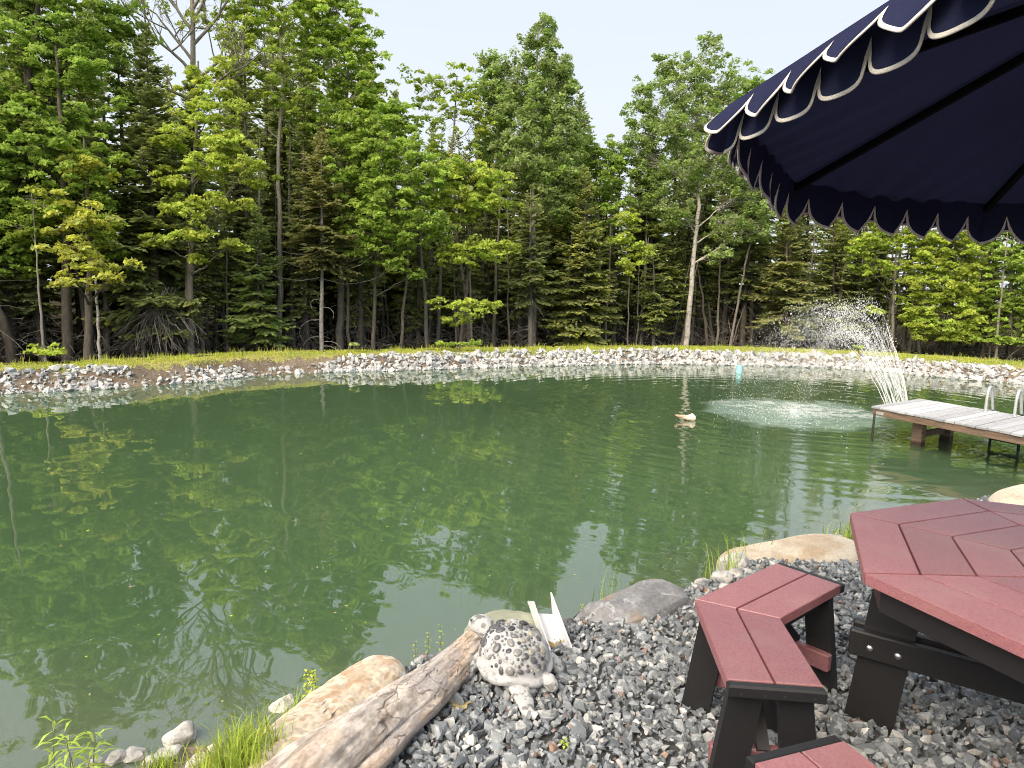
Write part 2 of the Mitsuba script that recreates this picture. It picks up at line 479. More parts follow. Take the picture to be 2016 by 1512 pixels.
for code, name, m in ((0, 'gravel_bed', 'm_gravel_bed'), (1, 'bank', 'm_soil'), (2, 'lawn', 'm_lawn'), (3, 'forest_floor', 'm_litter'), (4, 'pond_bottom', 'm_soil')):
    qq = quad[region == code]
    used = np.unique(qq)
    remap = np.full(nv, -1); remap[used] = np.arange(len(used))
    scene[name] = mikit.ply((V[used], remap[qq]), m, smooth=True)
    tag(name, kind='structure')
    _used[name] = 0
_used['bank__stone'] = 0

pw = MB()
wp, wf = trimesh.creation.triangulate_polygon(Polygon(POND).buffer(0.22), engine='earcut')
wp = np.asarray(wp)
pw.add(np.c_[wp, wp[:, :1] * 0], wf, wp)
scene['pond_water'] = pw.ply('m_water')
tag('pond_water', kind='structure')

# ------------------------------------------------------------------ stones
def hulls(n, seed, flat=0.62):
    r = np.random.default_rng(seed)
    out = []
    for _ in range(n):
        p = rand_dirs(r, 11) * r.uniform(0.75, 1.0, (11, 1))
        p *= [1.0, r.uniform(0.65, 0.95), r.uniform(flat - 0.2, flat + 0.15)]
        m = trimesh.convex.convex_hull(p)
        out.append((np.array(m.vertices), np.array(m.faces)))
    return out


def rots(r, n, tilt=1.0):
    a = r.normal(size=(n, 4)) * [1, tilt, tilt, 1]
    a /= np.linalg.norm(a, axis=1, keepdims=True)
    w, x, y, z = a.T
    return np.stack([np.stack([1 - 2 * (y * y + z * z), 2 * (x * y - z * w), 2 * (x * z + y * w)], -1), np.stack([2 * (x * y + z * w), 1 - 2 * (x * x + z * z), 2 * (y * z - x * w)], -1), np.stack([2 * (x * z - y * w), 2 * (y * z + x * w), 1 - 2 * (x * x + y * y)], -1)], 1)


def stones(P, S, seed, u, v, holder, most=300, flat=0.62, tilt=0.5, kind_name='gravel', rank=None):
    """stones at P with half-sizes S: the `most` first of rank as parts of the holder, the rest as one part"""
    r = np.random.default_rng(seed)
    hl = hulls(40, seed, flat)
    R = rots(r, len(P), tilt)
    which = r.integers(0, len(hl), len(P))
    order = np.argsort(-rank)
    mass = MB()
    for k, i in enumerate(order):
        hv, hf = hl[which[i]]
        vv = (hv * S[i]) @ R[i].T + P[i]
        if k < most:
            b = MB().add(vv, hf, (u[i], v[i]))
            scene[f'{holder}__stone_{k:03d}' if k else f'{holder}__stone'] = b.ply('m_stone')
        else:
            mass.add(vv, hf, (u[i], v[i]))
    put(holder, kind_name, mass.ply('m_stone'), kind='stuff')


def on_ground(px, py):
    """where the line of sight through a photo point meets the ground or the water"""
    t = np.linspace(1.0, 30, 6000)
    d = ray(px, py)
    q = EYE + d * t[:, None]
    g = np.maximum(ground_z(q[:, 0], q[:, 1]), 0)
    return q[np.argmax(q[:, 2] <= g)]


def in_view(P, pad=0):
    q = project(P)
    return (q[:, 0] > -pad) & (q[:, 0] < W + pad) & (q[:, 1] > -pad) & (q[:, 1] < H + pad)


# crushed slate on the near side
r = np.random.default_rng(11)
nx, ny = np.meshgrid(np.arange(-1.0, 4.6, 0.0275), np.arange(0.7, 6.2, 0.0275), indexing='ij')
gp = np.stack([nx.ravel(), ny.ravel()], 1) + r.uniform(-0.014, 0.014, (nx.size, 2))
gp = np.vstack([gp, gp[r.random(len(gp)) < 0.85] + 0.013])
gz, gsd, gn = terrain(gp[:, 0], gp[:, 1])
keep = (gsd > 0.12 + 0.15 * (meshkit.noise(np.c_[gp * 3, gp[:, :1] * 0], 3) - 0.5)) & gn & ((gp[:, 0] > -0.62 + 0.28 * (gp[:, 1] - 1.9)) | (gp[:, 1] < 1.2))
gp, gz = gp[keep], gz[keep]
P = np.c_[gp, gz + r.uniform(0.0, 0.026, len(gp))]
vis = in_view(P, 60)
P = P[vis]
S = 0.0200 * np.exp(r.normal(0, 0.40, len(P)))
S = np.clip(S, 0.009, 0.044)
c = r.random(len(P))
u = np.where(c < 0.42, r.uniform(0.02, 0.14, len(P)), np.where(c < 0.79, r.uniform(0.14, 0.30, len(P)), np.where(c < 0.955, r.uniform(0.30, 0.46, len(P)), np.where(c < 0.968, 0.57, np.where(c < 0.982, r.uniform(0.68, 0.75, len(P)), r.uniform(0.80, 0.90, len(P)))))))
pr = project(P)
rank = S / np.linalg.norm(P - EYE, axis=1) * np.where(in_view(P) & ~((pr[:, 0] > 1360) & (pr[:, 1] < 1330)), 1, 0.2) * np.where(P[:, 2] > np.quantile(P[:, 2] - gz[vis], 0.4) + gz[vis], 1, 0.5)
stones(P, S, 12, u, r.random(len(P)), 'gravel_bed', rank=rank, flat=0.50, tilt=0.5, kind_name='gravel')

# riprap along the far bank
r = np.random.default_rng(21)
dist = np.r_[0, np.cumsum(np.linalg.norm(np.diff(FARL, axis=0), axis=1))]
tang = unit(np.gradient(FARL, axis=0))
norm_out = np.stack([tang[:, 1], -tang[:, 0]], 1)
if inside(*(FARL[40] + 0.3 * norm_out[40])[:, None], POND)[0]:
    norm_out = -norm_out
n = 7600
sp = r.uniform(dist[2], dist[-1], n)
fx = np.stack([np.interp(sp, dist, FARL[:, k]) for k in (0, 1)], 1)
fn = np.stack([np.interp(sp, dist, norm_out[:, k]) for k in (0, 1)], 1)
tt = r.uniform(-0.1, 0.50, n)
pos = fx + fn * tt[:, None]
# bare earth stretches on the left bank, as in the photo
pxs = project(np.c_[pos, pos[:, :1] * 0 + 0.2])[:, 0]
bare = np.interp(pxs, [-300, 40, 120, 235, 262, 275, 330, 350, 480, 500, 560, 620, 640, 2100], [0.3, 0.15, 0.0, 0.0, 0.2, 0.85, 0.75, 0.2, 0.2, 0.85, 0.7, 0.7, 0.0, 0.0])
top = np.interp(pxs, [-300, 60, 160, 240, 270, 340, 380, 500, 640, 720, 2100], [0.36, 0.40, 0.5, 0.5, 0.26, 0.26, 0.38, 0.22, 0.34, 0.52, 0.54])
keep = (r.random(n) > bare) & (tt < top)
pos, tt = pos[keep], tt[keep]
z = ground_z(pos[:, 0], pos[:, 1])
S = np.clip(np.interp(np.linalg.norm(pos, axis=1), [13, 20], [0.052, 0.078]) * np.exp(r.normal(0, 0.36, len(pos))), 0.025, 0.17)
P = np.c_[pos, np.maximum(z, 0) + S * 0.25]
u = r.choice([0.42, 0.48, 0.54, 0.57, 0.36, 0.25], len(P), p=[0.2, 0.28, 0.24, 0.1, 0.1, 0.08]) + r.uniform(-0.03, 0.03, len(P))
extra = fx[:2600] + fn[:2600] * r.uniform(-0.05, 0.5, 2600)[:, None]
S2 = r.uniform(0.010, 0.030, 2600)
P = np.vstack([P, np.c_[extra, np.maximum(ground_z(extra[:, 0], extra[:, 1]), 0) + S2 * 0.2]])
S = np.r_[S, S2]; u = np.r_[u, r.choice([0.25, 0.36, 0.45, 0.70], 2600)]
rank = S / np.linalg.norm(P - EYE, axis=1) * np.where(in_view(P), 1, 0.1)
stones(P, S, 22, u, r.random(len(P)), 'bank', rank=rank, flat=0.52, tilt=0.6, kind_name='riprap')

# ------------------------------------------------------------------ grass
def blades(P, hgt, wid, r, u, lean=0.5, seg=2):
    """tapering bent blades at the points P"""
    n = len(P)
    az = r.uniform(0, 2 * np.pi, n)
    d = np.stack([np.cos(az), np.sin(az), az * 0], 1)
    s = np.stack([-np.sin(az), np.cos(az), az * 0], 1)
    l = r.uniform(0.1, 1, n) * lean
    rows, out = [], MB()
    ts = np.linspace(0, 1, seg + 1)
    for t in ts[:-1]:
        c = P + np.c_[d[:, :2] * (l * hgt * t * t)[:, None], hgt * t]
        w = (wid * (1 - t) ** 0.7)[:, None]
        rows += [c - s * w, c + s * w]
    tip = P + np.c_[d[:, :2] * (l * hgt)[:, None], hgt * (1 - 0.3 * l)]
    allv = np.stack(rows + [tip], 1)
    m = allv.shape[1]
    k = np.arange(n)[:, None] * m
    fs = []
    for j in range(seg - 1):
        fs += [k + [2 * j, 2 * j + 1, 2 * j + 3], k + [2 * j, 2 * j + 3, 2 * j + 2]]
    fs.append(k + [m - 3, m - 2, m - 1])
    uv = np.repeat(np.stack([np.broadcast_to(u, (n,)), r.random(n)], 1), m, axis=0)
    out.v.append(allv.reshape(-1, 3)); out.f.append(np.vstack(fs)); out.t.append(uv); out.n = n * m
    return out


r = np.random.default_rng(31)
n = 150000
sp = r.uniform(dist[2], dist[-1], n)
fx = np.stack([np.interp(sp, dist, FARL[:, k]) for k in (0, 1)], 1)
fn = np.stack([np.interp(sp, dist, norm_out[:, k]) for k in (0, 1)], 1)
tt = r.uniform(0.40, 1, n) ** 1.0 * (strip_width(fx[:, 0]) + 0.35)
tt = np.where(r.random(n) < 0.24, r.uniform(0.26, 0.6, n), tt)
pos = fx + fn * tt[:, None]
tuft = meshkit.fbm(np.c_[pos * 4, pos[:, :1] * 0], 3, 8)
keep = (tuft > 0.40) & (tt > 0.34 + 0.4 * (tuft - 0.5))
pos, tuft, tt = pos[keep], tuft[keep], tt[keep]
P = np.c_[pos, ground_z(pos[:, 0], pos[:, 1])]
edge = tt > strip_width(pos[:, 0]) - 0.2
hh = r.uniform(0.015, 0.05, len(P)) * (1 + 2.2 * (tuft > 0.6) * (r.random(len(P)) < 0.15)) * np.where(edge, 1.25, 1)
patch = meshkit.fbm(np.c_[pos * 0.9, pos[:, :1] * 0], 3, 18)
straw = r.random(len(P)) < np.where(tt < 0.75, 0.6, 0.12 + 0.9 * np.clip(patch - 0.5, 0, 1))
u = np.where(straw, 1.0, np.where(r.random(len(P)) < 0.35, 5 / NL, 0.3 / NL))
scene['grass'] = blades(P, hh, np.full(len(P), 0.006), r, u).ply('m_leaf')
tag('grass', 'mown yellow green grass strip along the far bank', 'grass', kind='stuff'); _used['grass'] = 0

# ------------------------------------------------------------------ furniture
def prism(mb, poly, z0, z1, ch=0.005, uv=(0.5, 0.5), slope=None):
    """a convex plank with eased upper edges; poly: its outline seen from above"""
    p = Polygon(poly)
    a = np.array(p.buffer(-ch, join_style=2).exterior.coords)[:-1]
    b = np.array(p.exterior.coords)[:-1]
    pts = np.vstack([np.c_[a, a[:, :1] * 0 + z1], np.c_[b, b[:, :1] * 0 + z1 - ch], np.c_[b, b[:, :1] * 0 + z0 + ch], np.c_[a, a[:, :1] * 0 + z0]])
    return mb.hull(pts, uv)


def per(t):
    return np.array([math.cos(t), math.sin(t)])


HALF = math.pi / 8
GZ0 = 0.385
r_f = np.random.default_rng(5)


def plank_part(parent, name, poly, z0, z1, m, ch=0.0025):
    b = MB()
    prism(b, poly, z0, z1, ch, (0.5, r_f.random()))
    return put(parent, name, b.ply(m))


def bench(label, O, ba, z=0.83, w=0.139, L1=0.618, L2=0.574):
    t = thing('bench', label, 'bench', 'angled benches around the octagonal table')
    e = per(ba)
    s = math.pi / 2 - HALF
    g = 0.0034
    ends = []
    for d, L, side in ((per(ba + s), L1, 1), (per(ba - s), L2, -1)):
        nrm = np.array([-d[1], d[0]])
        nrm = nrm if nrm @ e > 0 else -nrm
        Lc = L - 0.032
        for k in (0, 1):
            a0, a1 = k * w + g * (k > 0), (k + 1) * w - g * (k < 1)
            i0, i1 = O + e * a0 / math.cos(HALF) + d * g, O + e * a1 / math.cos(HALF) + d * g
            plank_part(t, 'seat_board', [i0, i1, O + d * Lc + nrm * a1, O + d * Lc + nrm * a0], z - 0.038, z, 'm_red')
        c0 = O + d * (Lc + 0.001) + nrm * -0.002
        plank_part(t, 'end_cap', [c0, c0 + nrm * (2 * w + 0.004), c0 + nrm * (2 * w + 0.004) + d * 0.032, c0 + d * 0.032], z - 0.042, z - 0.002, 'm_black', 0.006)
        for q in (0.035, 0.105, 0.16, 0.245):
            b = MB()
            p = np.array([*(O + d * (L + 0.0005) + nrm * q), z - 0.026])
            b.tube([p - np.array([*d, 0]) * 0.002, p + np.array([*d, 0]) * 0.0015], [0.0045, 0.0045], 8, cap=True)
            put(t, 'screw', b.ply('m_dark_metal'))
        ends.append((O + d * (L - 0.075) + nrm * w, nrm, d))
    ends.append((O + e * w / math.cos(HALF), e, np.array([-e[1], e[0]])))
    zb = z - 0.040
    for i, (c, a, l) in enumerate(ends):
        a3, l3 = np.array([*a, 0]), np.array([*l, 0])
        c3 = np.array([*c, 0])
        for sg in (-1, 1):
            top, bot = c3 + a3 * sg * 0.070 + [0, 0, zb - 0.001], c3 + a3 * sg * 0.128 + [0, 0, GZ0 - 0.02]
            b = MB()
            wv_ = a3 * 0.052
            pts = [q + dx + dl for q, in ((top,), (bot,)) for dx in (-wv_, wv_) for dl in (-l3 * 0.019, l3 * 0.019)]
            b.hull(pts)
            put(t, 'leg', b.ply('m_black'))
        b = MB()
        side = -1 if i == 0 else 1
        if i == 1:
            side = -1
        b.box(c3 + l3 * side * 0.0375 + [0, 0, GZ0 + 0.145], a3 * 0.158, l3 * 0.018, np.array([0, 0, 0.036]), (0.5, r_f.random()), 0.006)
        put(t, 'stretcher', b.ply('m_red'))
        b = MB()
        b.box(c3 + [0, 0, zb - 0.032 - 0.0015], a3 * 0.125, l3 * 0.0185 + 0, np.array([0, 0, 0.03])) if False else None
        if i < 2:
            d3 = np.array([*ends[i][2], 0])
            b = MB()
            p0, p1 = c3 - d3 * 0.030 + [0, 0, GZ0 + 0.165], c3 - d3 * 0.30 + [0, 0, zb - 0.004]
            up = unit(np.cross(p1 - p0, a3)) * 0.034
            b.hull([q + sa * a3 * 0.019 + su * up for q in (p0, p1) for sa in (-1, 1) for su in (-1, 1)])
            put(t, 'brace', b.ply('m_black'))
            b = MB()
            mid = O + e * w / math.cos(HALF)
            for off in (-0.085, 0.085):
                p0, p1 = np.array([*(c + a * off), 0]), np.array([*(mid + a * off), 0])
                b = MB()
                dd = unit(p1 - p0) * 0.02
                b.hull([q + sa * a3 * 0.018 + [0, 0, zz] for q in (p0 + dd, p1 - dd * 2) for sa in (-1, 1) for zz in (zb - 0.003, zb - 0.045)])
                put(t, 'rail', b.ply('m_black'))
    return t


bench('red and black angled bench left of the octagonal table, nearest the water', np.array([0.711, 2.443]), -0.48)
bench('red and black bench at the bottom edge with only its black capped end in view', np.array([0.817, 0.983]), 0.737)

TC, TA, TR, TG, TZ = np.array([1.924, 1.978]), 2.354, 0.839, 0.158, 1.14
t = thing('picnic_table', 'octagonal red picnic table top on black legs under the navy umbrella', 'table')
for k in range(8):
    a0, a1 = TA + k * 2 * HALF, TA + (k + 1) * 2 * HALF
    for ring in range(5):
        r1 = TR - ring * TG / math.cos(HALF)
        r0 = max(TR - (ring + 1) * TG / math.cos(HALF), 0.03)
        if r1 - r0 < 0.02:
            continue
        m0, m1 = per(a0), per(a1)
        tv = unit(m1 - m0)
        g = 0.0046
        nrm = per((a0 + a1) / 2)
        o = 0.0 if ring == 0 else 0.0032
        i = 0.0032
        poly = [TC + m0 * r1 + tv * g - nrm * o, TC + m1 * r1 - tv * g - nrm * o, TC + m1 * r0 - tv * g + nrm * i, TC + m0 * r0 + tv * g + nrm * i]
        plank_part(t, 'top_board', poly, TZ - 0.036, TZ, 'm_red', 0.0016)
    b = MB()
    mdir = np.array([*per(a0), 0])
    b.box(np.array([*TC, TZ - 0.0375 - 0.0125]) + mdir * (TR - 0.12) * 0.56, mdir * (TR - 0.12) * 0.44, np.array([-mdir[1], mdir[0], 0]) * 0.045, np.array([0, 0, 0.012]))
    put(t, 'support_board', b.ply('m_black'))
    R2, R3 = TR - 0.055, TR - 0.098
    poly = [TC + per(a0) * R2, TC + per(a1) * R2, TC + per(a1) * R3, TC + per(a0) * R3]
    plank_part(t, 'apron_board', poly, TZ - 0.125, TZ - 0.0375, 'm_black', 0.003)
for k in range(4):
    a = 2.53 + k * math.pi / 2
    d3, s3 = np.array([*per(a), 0]), np.array([-math.sin(a), math.cos(a), 0])
    c3 = np.array([*TC, 0])
    b = MB()
    b.hull([c3 + d3 * (rr + q * 0.082) + s3 * sg * 0.020 + [0, 0, zz] for (rr, zz) in ((0.605, TZ - 0.038), (0.685, GZ0 - 0.02)) for q in (-1, 1) for sg in (-1, 1)])
    put(t, 'leg', b.ply('m_black'))
for k in range(2):
    a = 2.53 + k * math.pi / 2
    d3, s3 = np.array([*per(a), 0]), np.array([-math.sin(a), math.cos(a), 0])
    zc = GZ0 + 0.33 + 0.001 - k * 0.101
    for sg in (-1, 1):
        b = MB()
        b.box(np.array([*TC, zc]) + s3 * sg * 0.0405, d3 * 0.765, s3 * 0.0195, np.array([0, 0, 0.049]), ch=0.006)
        put(t, 'beam', b.ply('m_black'))
    for end in (-1, 1):
        for rr in (0.695, 0.605):
            for sg in (-1, 1):
                p = np.array([*TC, zc - 0.005]) + s3 * sg * 0.0600 + d3 * end * rr
                ic = trimesh.creation.icosphere(2, 0.0125)
                v = np.array(ic.vertices)
                v = v - np.outer(v @ s3, s3) * 0.45
                b = MB().add(v + p, ic.faces)
                put(t, 'bolt', b.ply('m_bolt', True))

# ------------------------------------------------------------------ umbrella
UC, UROT, UR, UH, UT = np.array([1.958, 1.967, 2.538]), 2.969, 1.323, 0.482, (0.023, 0.085)
UN = unit(np.array([UT[0], UT[1], 1.0]))
ua = unit(np.cross([0, 1, 0], UN)); ub = np.cross(UN, ua)
UCOR = [UC + UR * (math.cos(UROT - i * math.pi / 4) * ua + math.sin(UROT - i * math.pi / 4) * ub) for i in range(-1, 7)]
UAP = UC + UN * UH
t = thing('umbrella', 'open navy blue patio umbrella with white trimmed scalloped double valance', 'umbrella')
ru = np.random.default_rng(41)
for i in range(8):
    A, B = UCOR[i], UCOR[(i + 1) % 8]
    n = 26
    vs, ks = [], {}
    for a in range(n + 1):
        for c in range(n + 1 - a):
            wa, wb = a / n, c / n
            wc = 1 - wa - wb
            p = A * wa + B * wb + UAP * wc
            sag = 0.05 * (wa * wb * 4) * (0.4 + wc) + 0.012 * (wc * (1 - wc)) + wa * wb * (0.05 * math.sin(23 * (wa - wb) * (1 - wc) + i) * (1 - wc) + 0.03 * math.sin(9 * wc + 7 * wa + 2 * i))
            ks[(a, c)] = len(vs)
            vs.append(p - UN * sag)
    fs = []
    for a in range(n):
        for c in range(n - a):
            fs.append((ks[(a, c)], ks[(a + 1, c)], ks[(a, c + 1)]))
            if a + c < n - 1:
                fs.append((ks[(a + 1, c)], ks[(a + 1, c + 1)], ks[(a, c + 1)]))
    put(t, 'canopy_panel', MB().add(vs, fs).ply('m_navy', True))
    b = MB()
    d = unit(A - UAP); sd_ = unit(np.cross(d, UN)); up = np.cross(sd_, d)
    b.hull([q + sd_ * x * 0.010 - up * (0.018 + (y + 1) * 0.013) for q in (UAP + d * 0.03, A - d * 0.005) for x in (-1, 1) for y in (-1, 1)])
    put(t, 'rib', b.ply('m_rib'))
    b = MB()
    p0 = UAP + d * 0.36 * np.linalg.norm(A - UAP) - up * 0.045
    b.tube([p0, UC + UN * 0.02 + (p0 - UC) * 0.05], 0.008, 6)
    put(t, 'strut', b.ply('m_rib'))
    # the two valances: the outer one flares, the inner one hangs and is shifted by half a scallop
    L = np.linalg.norm(B - A)
    e = (B - A) / L
    out = unit(np.cross(e, UN)); out = out if out @ (A + B - 2 * UC) > 0 else -out
    for layer in (0, 1):
        ns, nd, per_n = 192, 12, 6
        s = np.linspace(0, 1, ns + 1)
        ph = (s * per_n + (0.5 if layer else 0.0)) % 1.0
        dn, dt = ((0.045, 0.142) if i in (0, 7) else (0.05, 0.13)) if layer == 0 else ((0.060, 0.152) if i in (0, 7) else (0.07, 0.185))
        depth = dn + (dt - dn) * np.clip(1 - np.abs(2 * ph - 1) ** 2.7, 0, 1) ** 0.55
        flare0 = {0: 0.54, 1: 0.50}.get(i, 0.40) if layer == 0 else {0: 0.12}.get(i, 0.07)
        jig = np.interp(s * per_n, np.arange(-1, per_n + 2), ru.uniform(-1, 1, per_n + 3) * (0.16 if layer == 0 else 0.10))
        curl = 0.05 * np.cos(2 * np.pi * ph + (0.5 if layer else 0))

        def surf(sv, dv, fl, cl, lift=0.0):
            th = fl + cl * dv / dt
            a0 = dv * np.cos(th)
            o0 = dv * np.sin(th)
            o0 = o0 + (0.006 if layer == 0 else -0.010) + lift
            if layer == 0 and i < 2:      # the wind lifts the corner flap
                o0 = o0 + 0.042 * np.exp(-(((1 - sv) if i == 0 else sv) / 0.10) ** 2) * dv / dt
            return A + e * (sv * L)[:, None] - UN * a0[:, None] + out * o0[:, None] + e * (0.018 * np.sin(2 * np.pi * sv * per_n + 1.3 * i) * dv / dt)[:, None]
        fl = flare0 + jig
        rows = [surf(s, depth * q / nd, fl, curl) for q in range(nd + 1)]
        gv = np.stack(rows, 0).reshape(-1, 3)
        ii, jj = np.meshgrid(np.arange(nd), np.arange(ns), indexing='ij')
        k = ii * (ns + 1) + jj
        q4 = np.stack([k, k + 1, k + ns + 2, k + ns + 1], -1).reshape(-1, 4)
        vk = put(t, 'valance', MB().add(gv, q4).ply('m_navy', True))
        # bound edge: a folded strip on both faces
        pe = surf(s, depth, fl, curl)
        tg = unit(np.gradient(pe, axis=0))
        nn = unit(np.cross(tg, pe - surf(s, depth * 0.8, fl, curl)))
        inw = unit(np.cross(nn, tg)); inw = np.where(((surf(s, depth * 0.5, fl, curl) - pe) * inw).sum(1, keepdims=True) > 0, inw, -inw)
        wd = 0.0088
        b = MB()
        strip = [pe + inw * wd + nn * 0.0022, pe + nn * 0.0026, pe - inw * 0.0015, pe - nn * 0.0026, pe + inw * wd - nn * 0.0022]
        gv = np.stack(strip, 0).reshape(-1, 3)
        ii, jj = np.meshgrid(np.arange(4), np.arange(ns), indexing='ij')
        k = ii * (ns + 1) + jj
        q4 = np.stack([k, k + 1, k + ns + 2, k + ns + 1], -1).reshape(-1, 4)
        put(vk, 'trim', b.add(gv, q4).ply('m_trim', True))
b = MB().tube([UC - UN * 1.9 + 0, UAP + UN * 0.06], 0.019, 12, cap=True)
put(t, 'pole', b.ply('m_dark_metal', True))

# ------------------------------------------------------------------ dock with ladder
DA, DB, DZ = np.array([5.18, 9.67]), np.array([6.37, 10.54]), 0.50
dl, dw = unit(np.array([0.352, -0.936])), DB - DA
t = thing('dock', 'weathered grey plank dock on wooden posts reaching into the pond', 'dock')
nb = 22
pw_ = 3.05 / nb
for k in range(nb):
    a = DA + dl * (k * pw_ + 0.005)
    b_ = DA + dl * ((k + 1) * pw_ - 0.005)
    b = MB()
    off = r_f.uniform(-0.012, 0.012)
    u_ = unit(dw)
    prism(b, [a - u_ * (0.02 + off), a + dw + u_ * (0.02 + off), b_ + dw + u_ * (0.02 + off), b_ - u_ * (0.02 + off)], DZ - 0.03 + r_f.uniform(-0.002, 0.002), DZ + r_f.uniform(-0.002, 0.002), 0.004, (0.5, r_f.random()))
    put(t, 'deck_board', b.ply('m_deck'))
u_ = unit(dw)
for off, zt in ((0.02, DZ - 0.031), (np.linalg.norm(dw) - 0.02, DZ - 0.031), (np.linalg.norm(dw) / 2, DZ - 0.031)):
    o = DA + u_ * off
    b = MB().box(np.array([*(o + dl * 1.52), zt - 0.046]), np.array([*(dl * 1.51), 0]), np.array([*u_, 0]) * 0.019, np.array([0, 0, 0.046]))
    put(t, 'side_beam', b.ply('m_beam'))
o = DA + dl * 0.02
b = MB().box(np.array([*(o + dw / 2), DZ - 0.031 - 0.044]), np.array([*dw, 0]) / 2 * 0.965, np.array([*dl, 0]) * 0.018, np.array([0, 0, 0.042]))
put(t, 'end_beam', b.ply('m_beam'))
P1, P2 = np.array([5.70, 9.36]), np.array([6.40, 9.84])
pd = unit(P2 - P1); pn = np.array([pd[1], -pd[0]])
for p in (P1, P2):
    b = MB().box(np.array([*p, -0.28]), np.array([*pd, 0]) * 0.068, np.array([*pn, 0]) * 0.068, np.array([0, 0, 0.62]), ch=0.008)
    put(t, 'post', b.ply('m_beam'))
b = MB().box(np.array([*((P1 + P2) / 2 - pd * 0.02), 0.350]), np.array([*pd, 0]) * 0.50, np.array([*pn, 0]) * 0.070, np.array([0, 0, 0.024]))
put(t, 'cross_beam', b.ply('m_beam'))
b = MB().box(np.array([*((P1 + P2) / 2), 0.155]), np.array([*pd, 0]) * (np.linalg.norm(P2 - P1) / 2 - 0.07), np.array([*pn, 0]) * 0.02, np.array([0, 0, 0.042]))
put(t, 'cross_brace', b.ply('m_beam'))
b = MB().tube([(5.20, 9.62, 0.40), (5.185, 9.60, 0.1), (5.16, 9.58, -0.9)], 0.016, 8, cap=True)
put(t, 'corner_pole', b.ply('m_dark_metal', True))
b = MB().box(np.array([*(DA + dl * 0.14 - u_ * 0.002), DZ - 0.085]), np.array([*dl, 0]) * 0.06, np.array([*u_, 0]) * 0.004, np.array([0, 0, 0.022]))
put(t, 'bracket', b.ply('m_galv'))

t = thing('pool_ladder', 'galvanised ladder with two looped handrails on the far edge of the dock', 'ladder')
l0 = atz(1940, 811.5, DZ)[:2]; l1 = atz(1997, 821, DZ)[:2]
back = unit(dw)
for o in (l0, l1):
    pts = []
    for s_, z_ in ((0, DZ), (0.0, DZ + 0.20), (0.02, DZ + 0.29), (0.06, DZ + 0.345), (0.11, DZ + 0.34), (0.16, DZ + 0.27), (0.22, DZ + 0.1), (0.25, DZ + 0.02)):
        pts.append([*(o + back * s_), z_])
    b = MB().tube(catmull(np.array(pts), 5), 0.019, 10, cap=True)
    put(t, 'handrail', b.ply('m_galv', True))
    b = MB().tube([np.array([*(o + back * 0.25), DZ + 0.019]), np.array([*(o + back * 0.29), DZ - 0.12]), np.array([*(o + back * 0.30), -0.8])], 0.018, 8)
    put(t, 'leg', b.ply('m_dark_metal', True), 'dark lower leg of the ladder')
    b = MB().box(np.array([*o, DZ + 0.006]), np.array([*back, 0]) * 0.03, np.array([*dl, 0]) * 0.03, np.array([0, 0, 0.004]), ch=0.002)
    put(t, 'foot_plate', b.ply('m_galv'))
for z_ in (0.26, 0.10, -0.12):
    m0, m1 = np.array([*(l0 + back * 0.30), z_]), np.array([*(l1 + back * 0.30), z_])
    dd = unit(m1 - m0)
    b = MB().box((m0 + m1) / 2, (m1 - m0) / 2 - dd * 0.018, np.array([*back, 0]) * 0.04, np.array([0, 0, 0.014]))
    put(t, 'rung', b.ply('m_dark_metal'))

# ------------------------------------------------------------------ fountain
t = thing('fountain', 'white arching water jets and spray rising behind the end of the dock', 'fountain')
rf = np.random.default_rng(51)
J0, J1 = np.array([5.60, 10.06, 0.40]), np.array([6.20, 10.50, 0.40])
b = MB().tube([J0 - [0.04, 0.03, 0.0], J1 + [0.04, 0.03, 0.0]], 0.022, 10, cap=True)
put(t, 'spray_pipe', b.ply('m_dark_metal', True))
drops, dsz = [], []
for k in range(34):
    q = rf.uniform(0, 1)
    o = J0 + (J1 - J0) * q + [0, 0, 0.02]
    ang = math.radians(158 + 13 * rf.normal())
    vh = rf.uniform(1.2, 2.4) * (1.0 if k % 6 else 0.7)
    v0 = np.array([vh * math.cos(ang), vh * math.sin(ang), rf.uniform(4.5, 5.55)])
    tl = rf.uniform(0.20, 0.36)
    ts = np.linspace(0, tl, 12)
    pts = o + v0 * ts[:, None] - np.array([0, 0, 4.905]) * (ts ** 2)[:, None]
    pts += rf.normal(size=pts.shape) * (0.002 + 0.004 * ts[:, None] / tl)
    put(t, 'jet', MB().tube(pts, np.linspace(0.0056, 0.0028, 12) * rf.uniform(0.6, 1.1) * rf.uniform(0.45, 1.2, 12), 5).ply('m_spray', True))
    tf = (v0[2] + math.sqrt(v0[2] ** 2 + 2 * 9.81 * o[2])) / 9.81
    m = 360
    tq = rf.beta(1.5, 1.35, m) * (tf - tl * 0.55) + tl * 0.55
    sp_ = (tq / tf)
    jit = rf.normal(size=(m, 3)) * (0.008 + 0.22 * np.clip(sp_ - 0.12, 0, 1)[:, None] ** 1.25)
    pp = o + v0 * tq[:, None] * (1 - 0.06 * sp_[:, None] * [1, 1, 0]) - np.array([0, 0, 4.905]) * (tq ** 2)[:, None] + jit
    drops.append(pp); dsz.append(0.0041 * np.exp(rf.normal(0, 0.38, m)) * (1.0 - 0.30 * sp_))
m = 1300      # splashes thrown up where it lands
ang, rr = rf.uniform(0, 2 * np.pi, m), np.abs(rf.normal(0, 0.75, m))
e1, e2 = rr * np.cos(ang) * 0.95, rr * np.sin(ang) * 1.5
drops.append(np.stack([SPL[0] + e1 * 0.79 + e2 * 0.61, SPL[1] - e1 * 0.61 + e2 * 0.79, np.abs(rf.normal(0, 0.045, m)) + 0.004], 1)); dsz.append(rf.uniform(0.003, 0.007, m))
D, S = np.vstack(drops), np.concatenate(dsz)
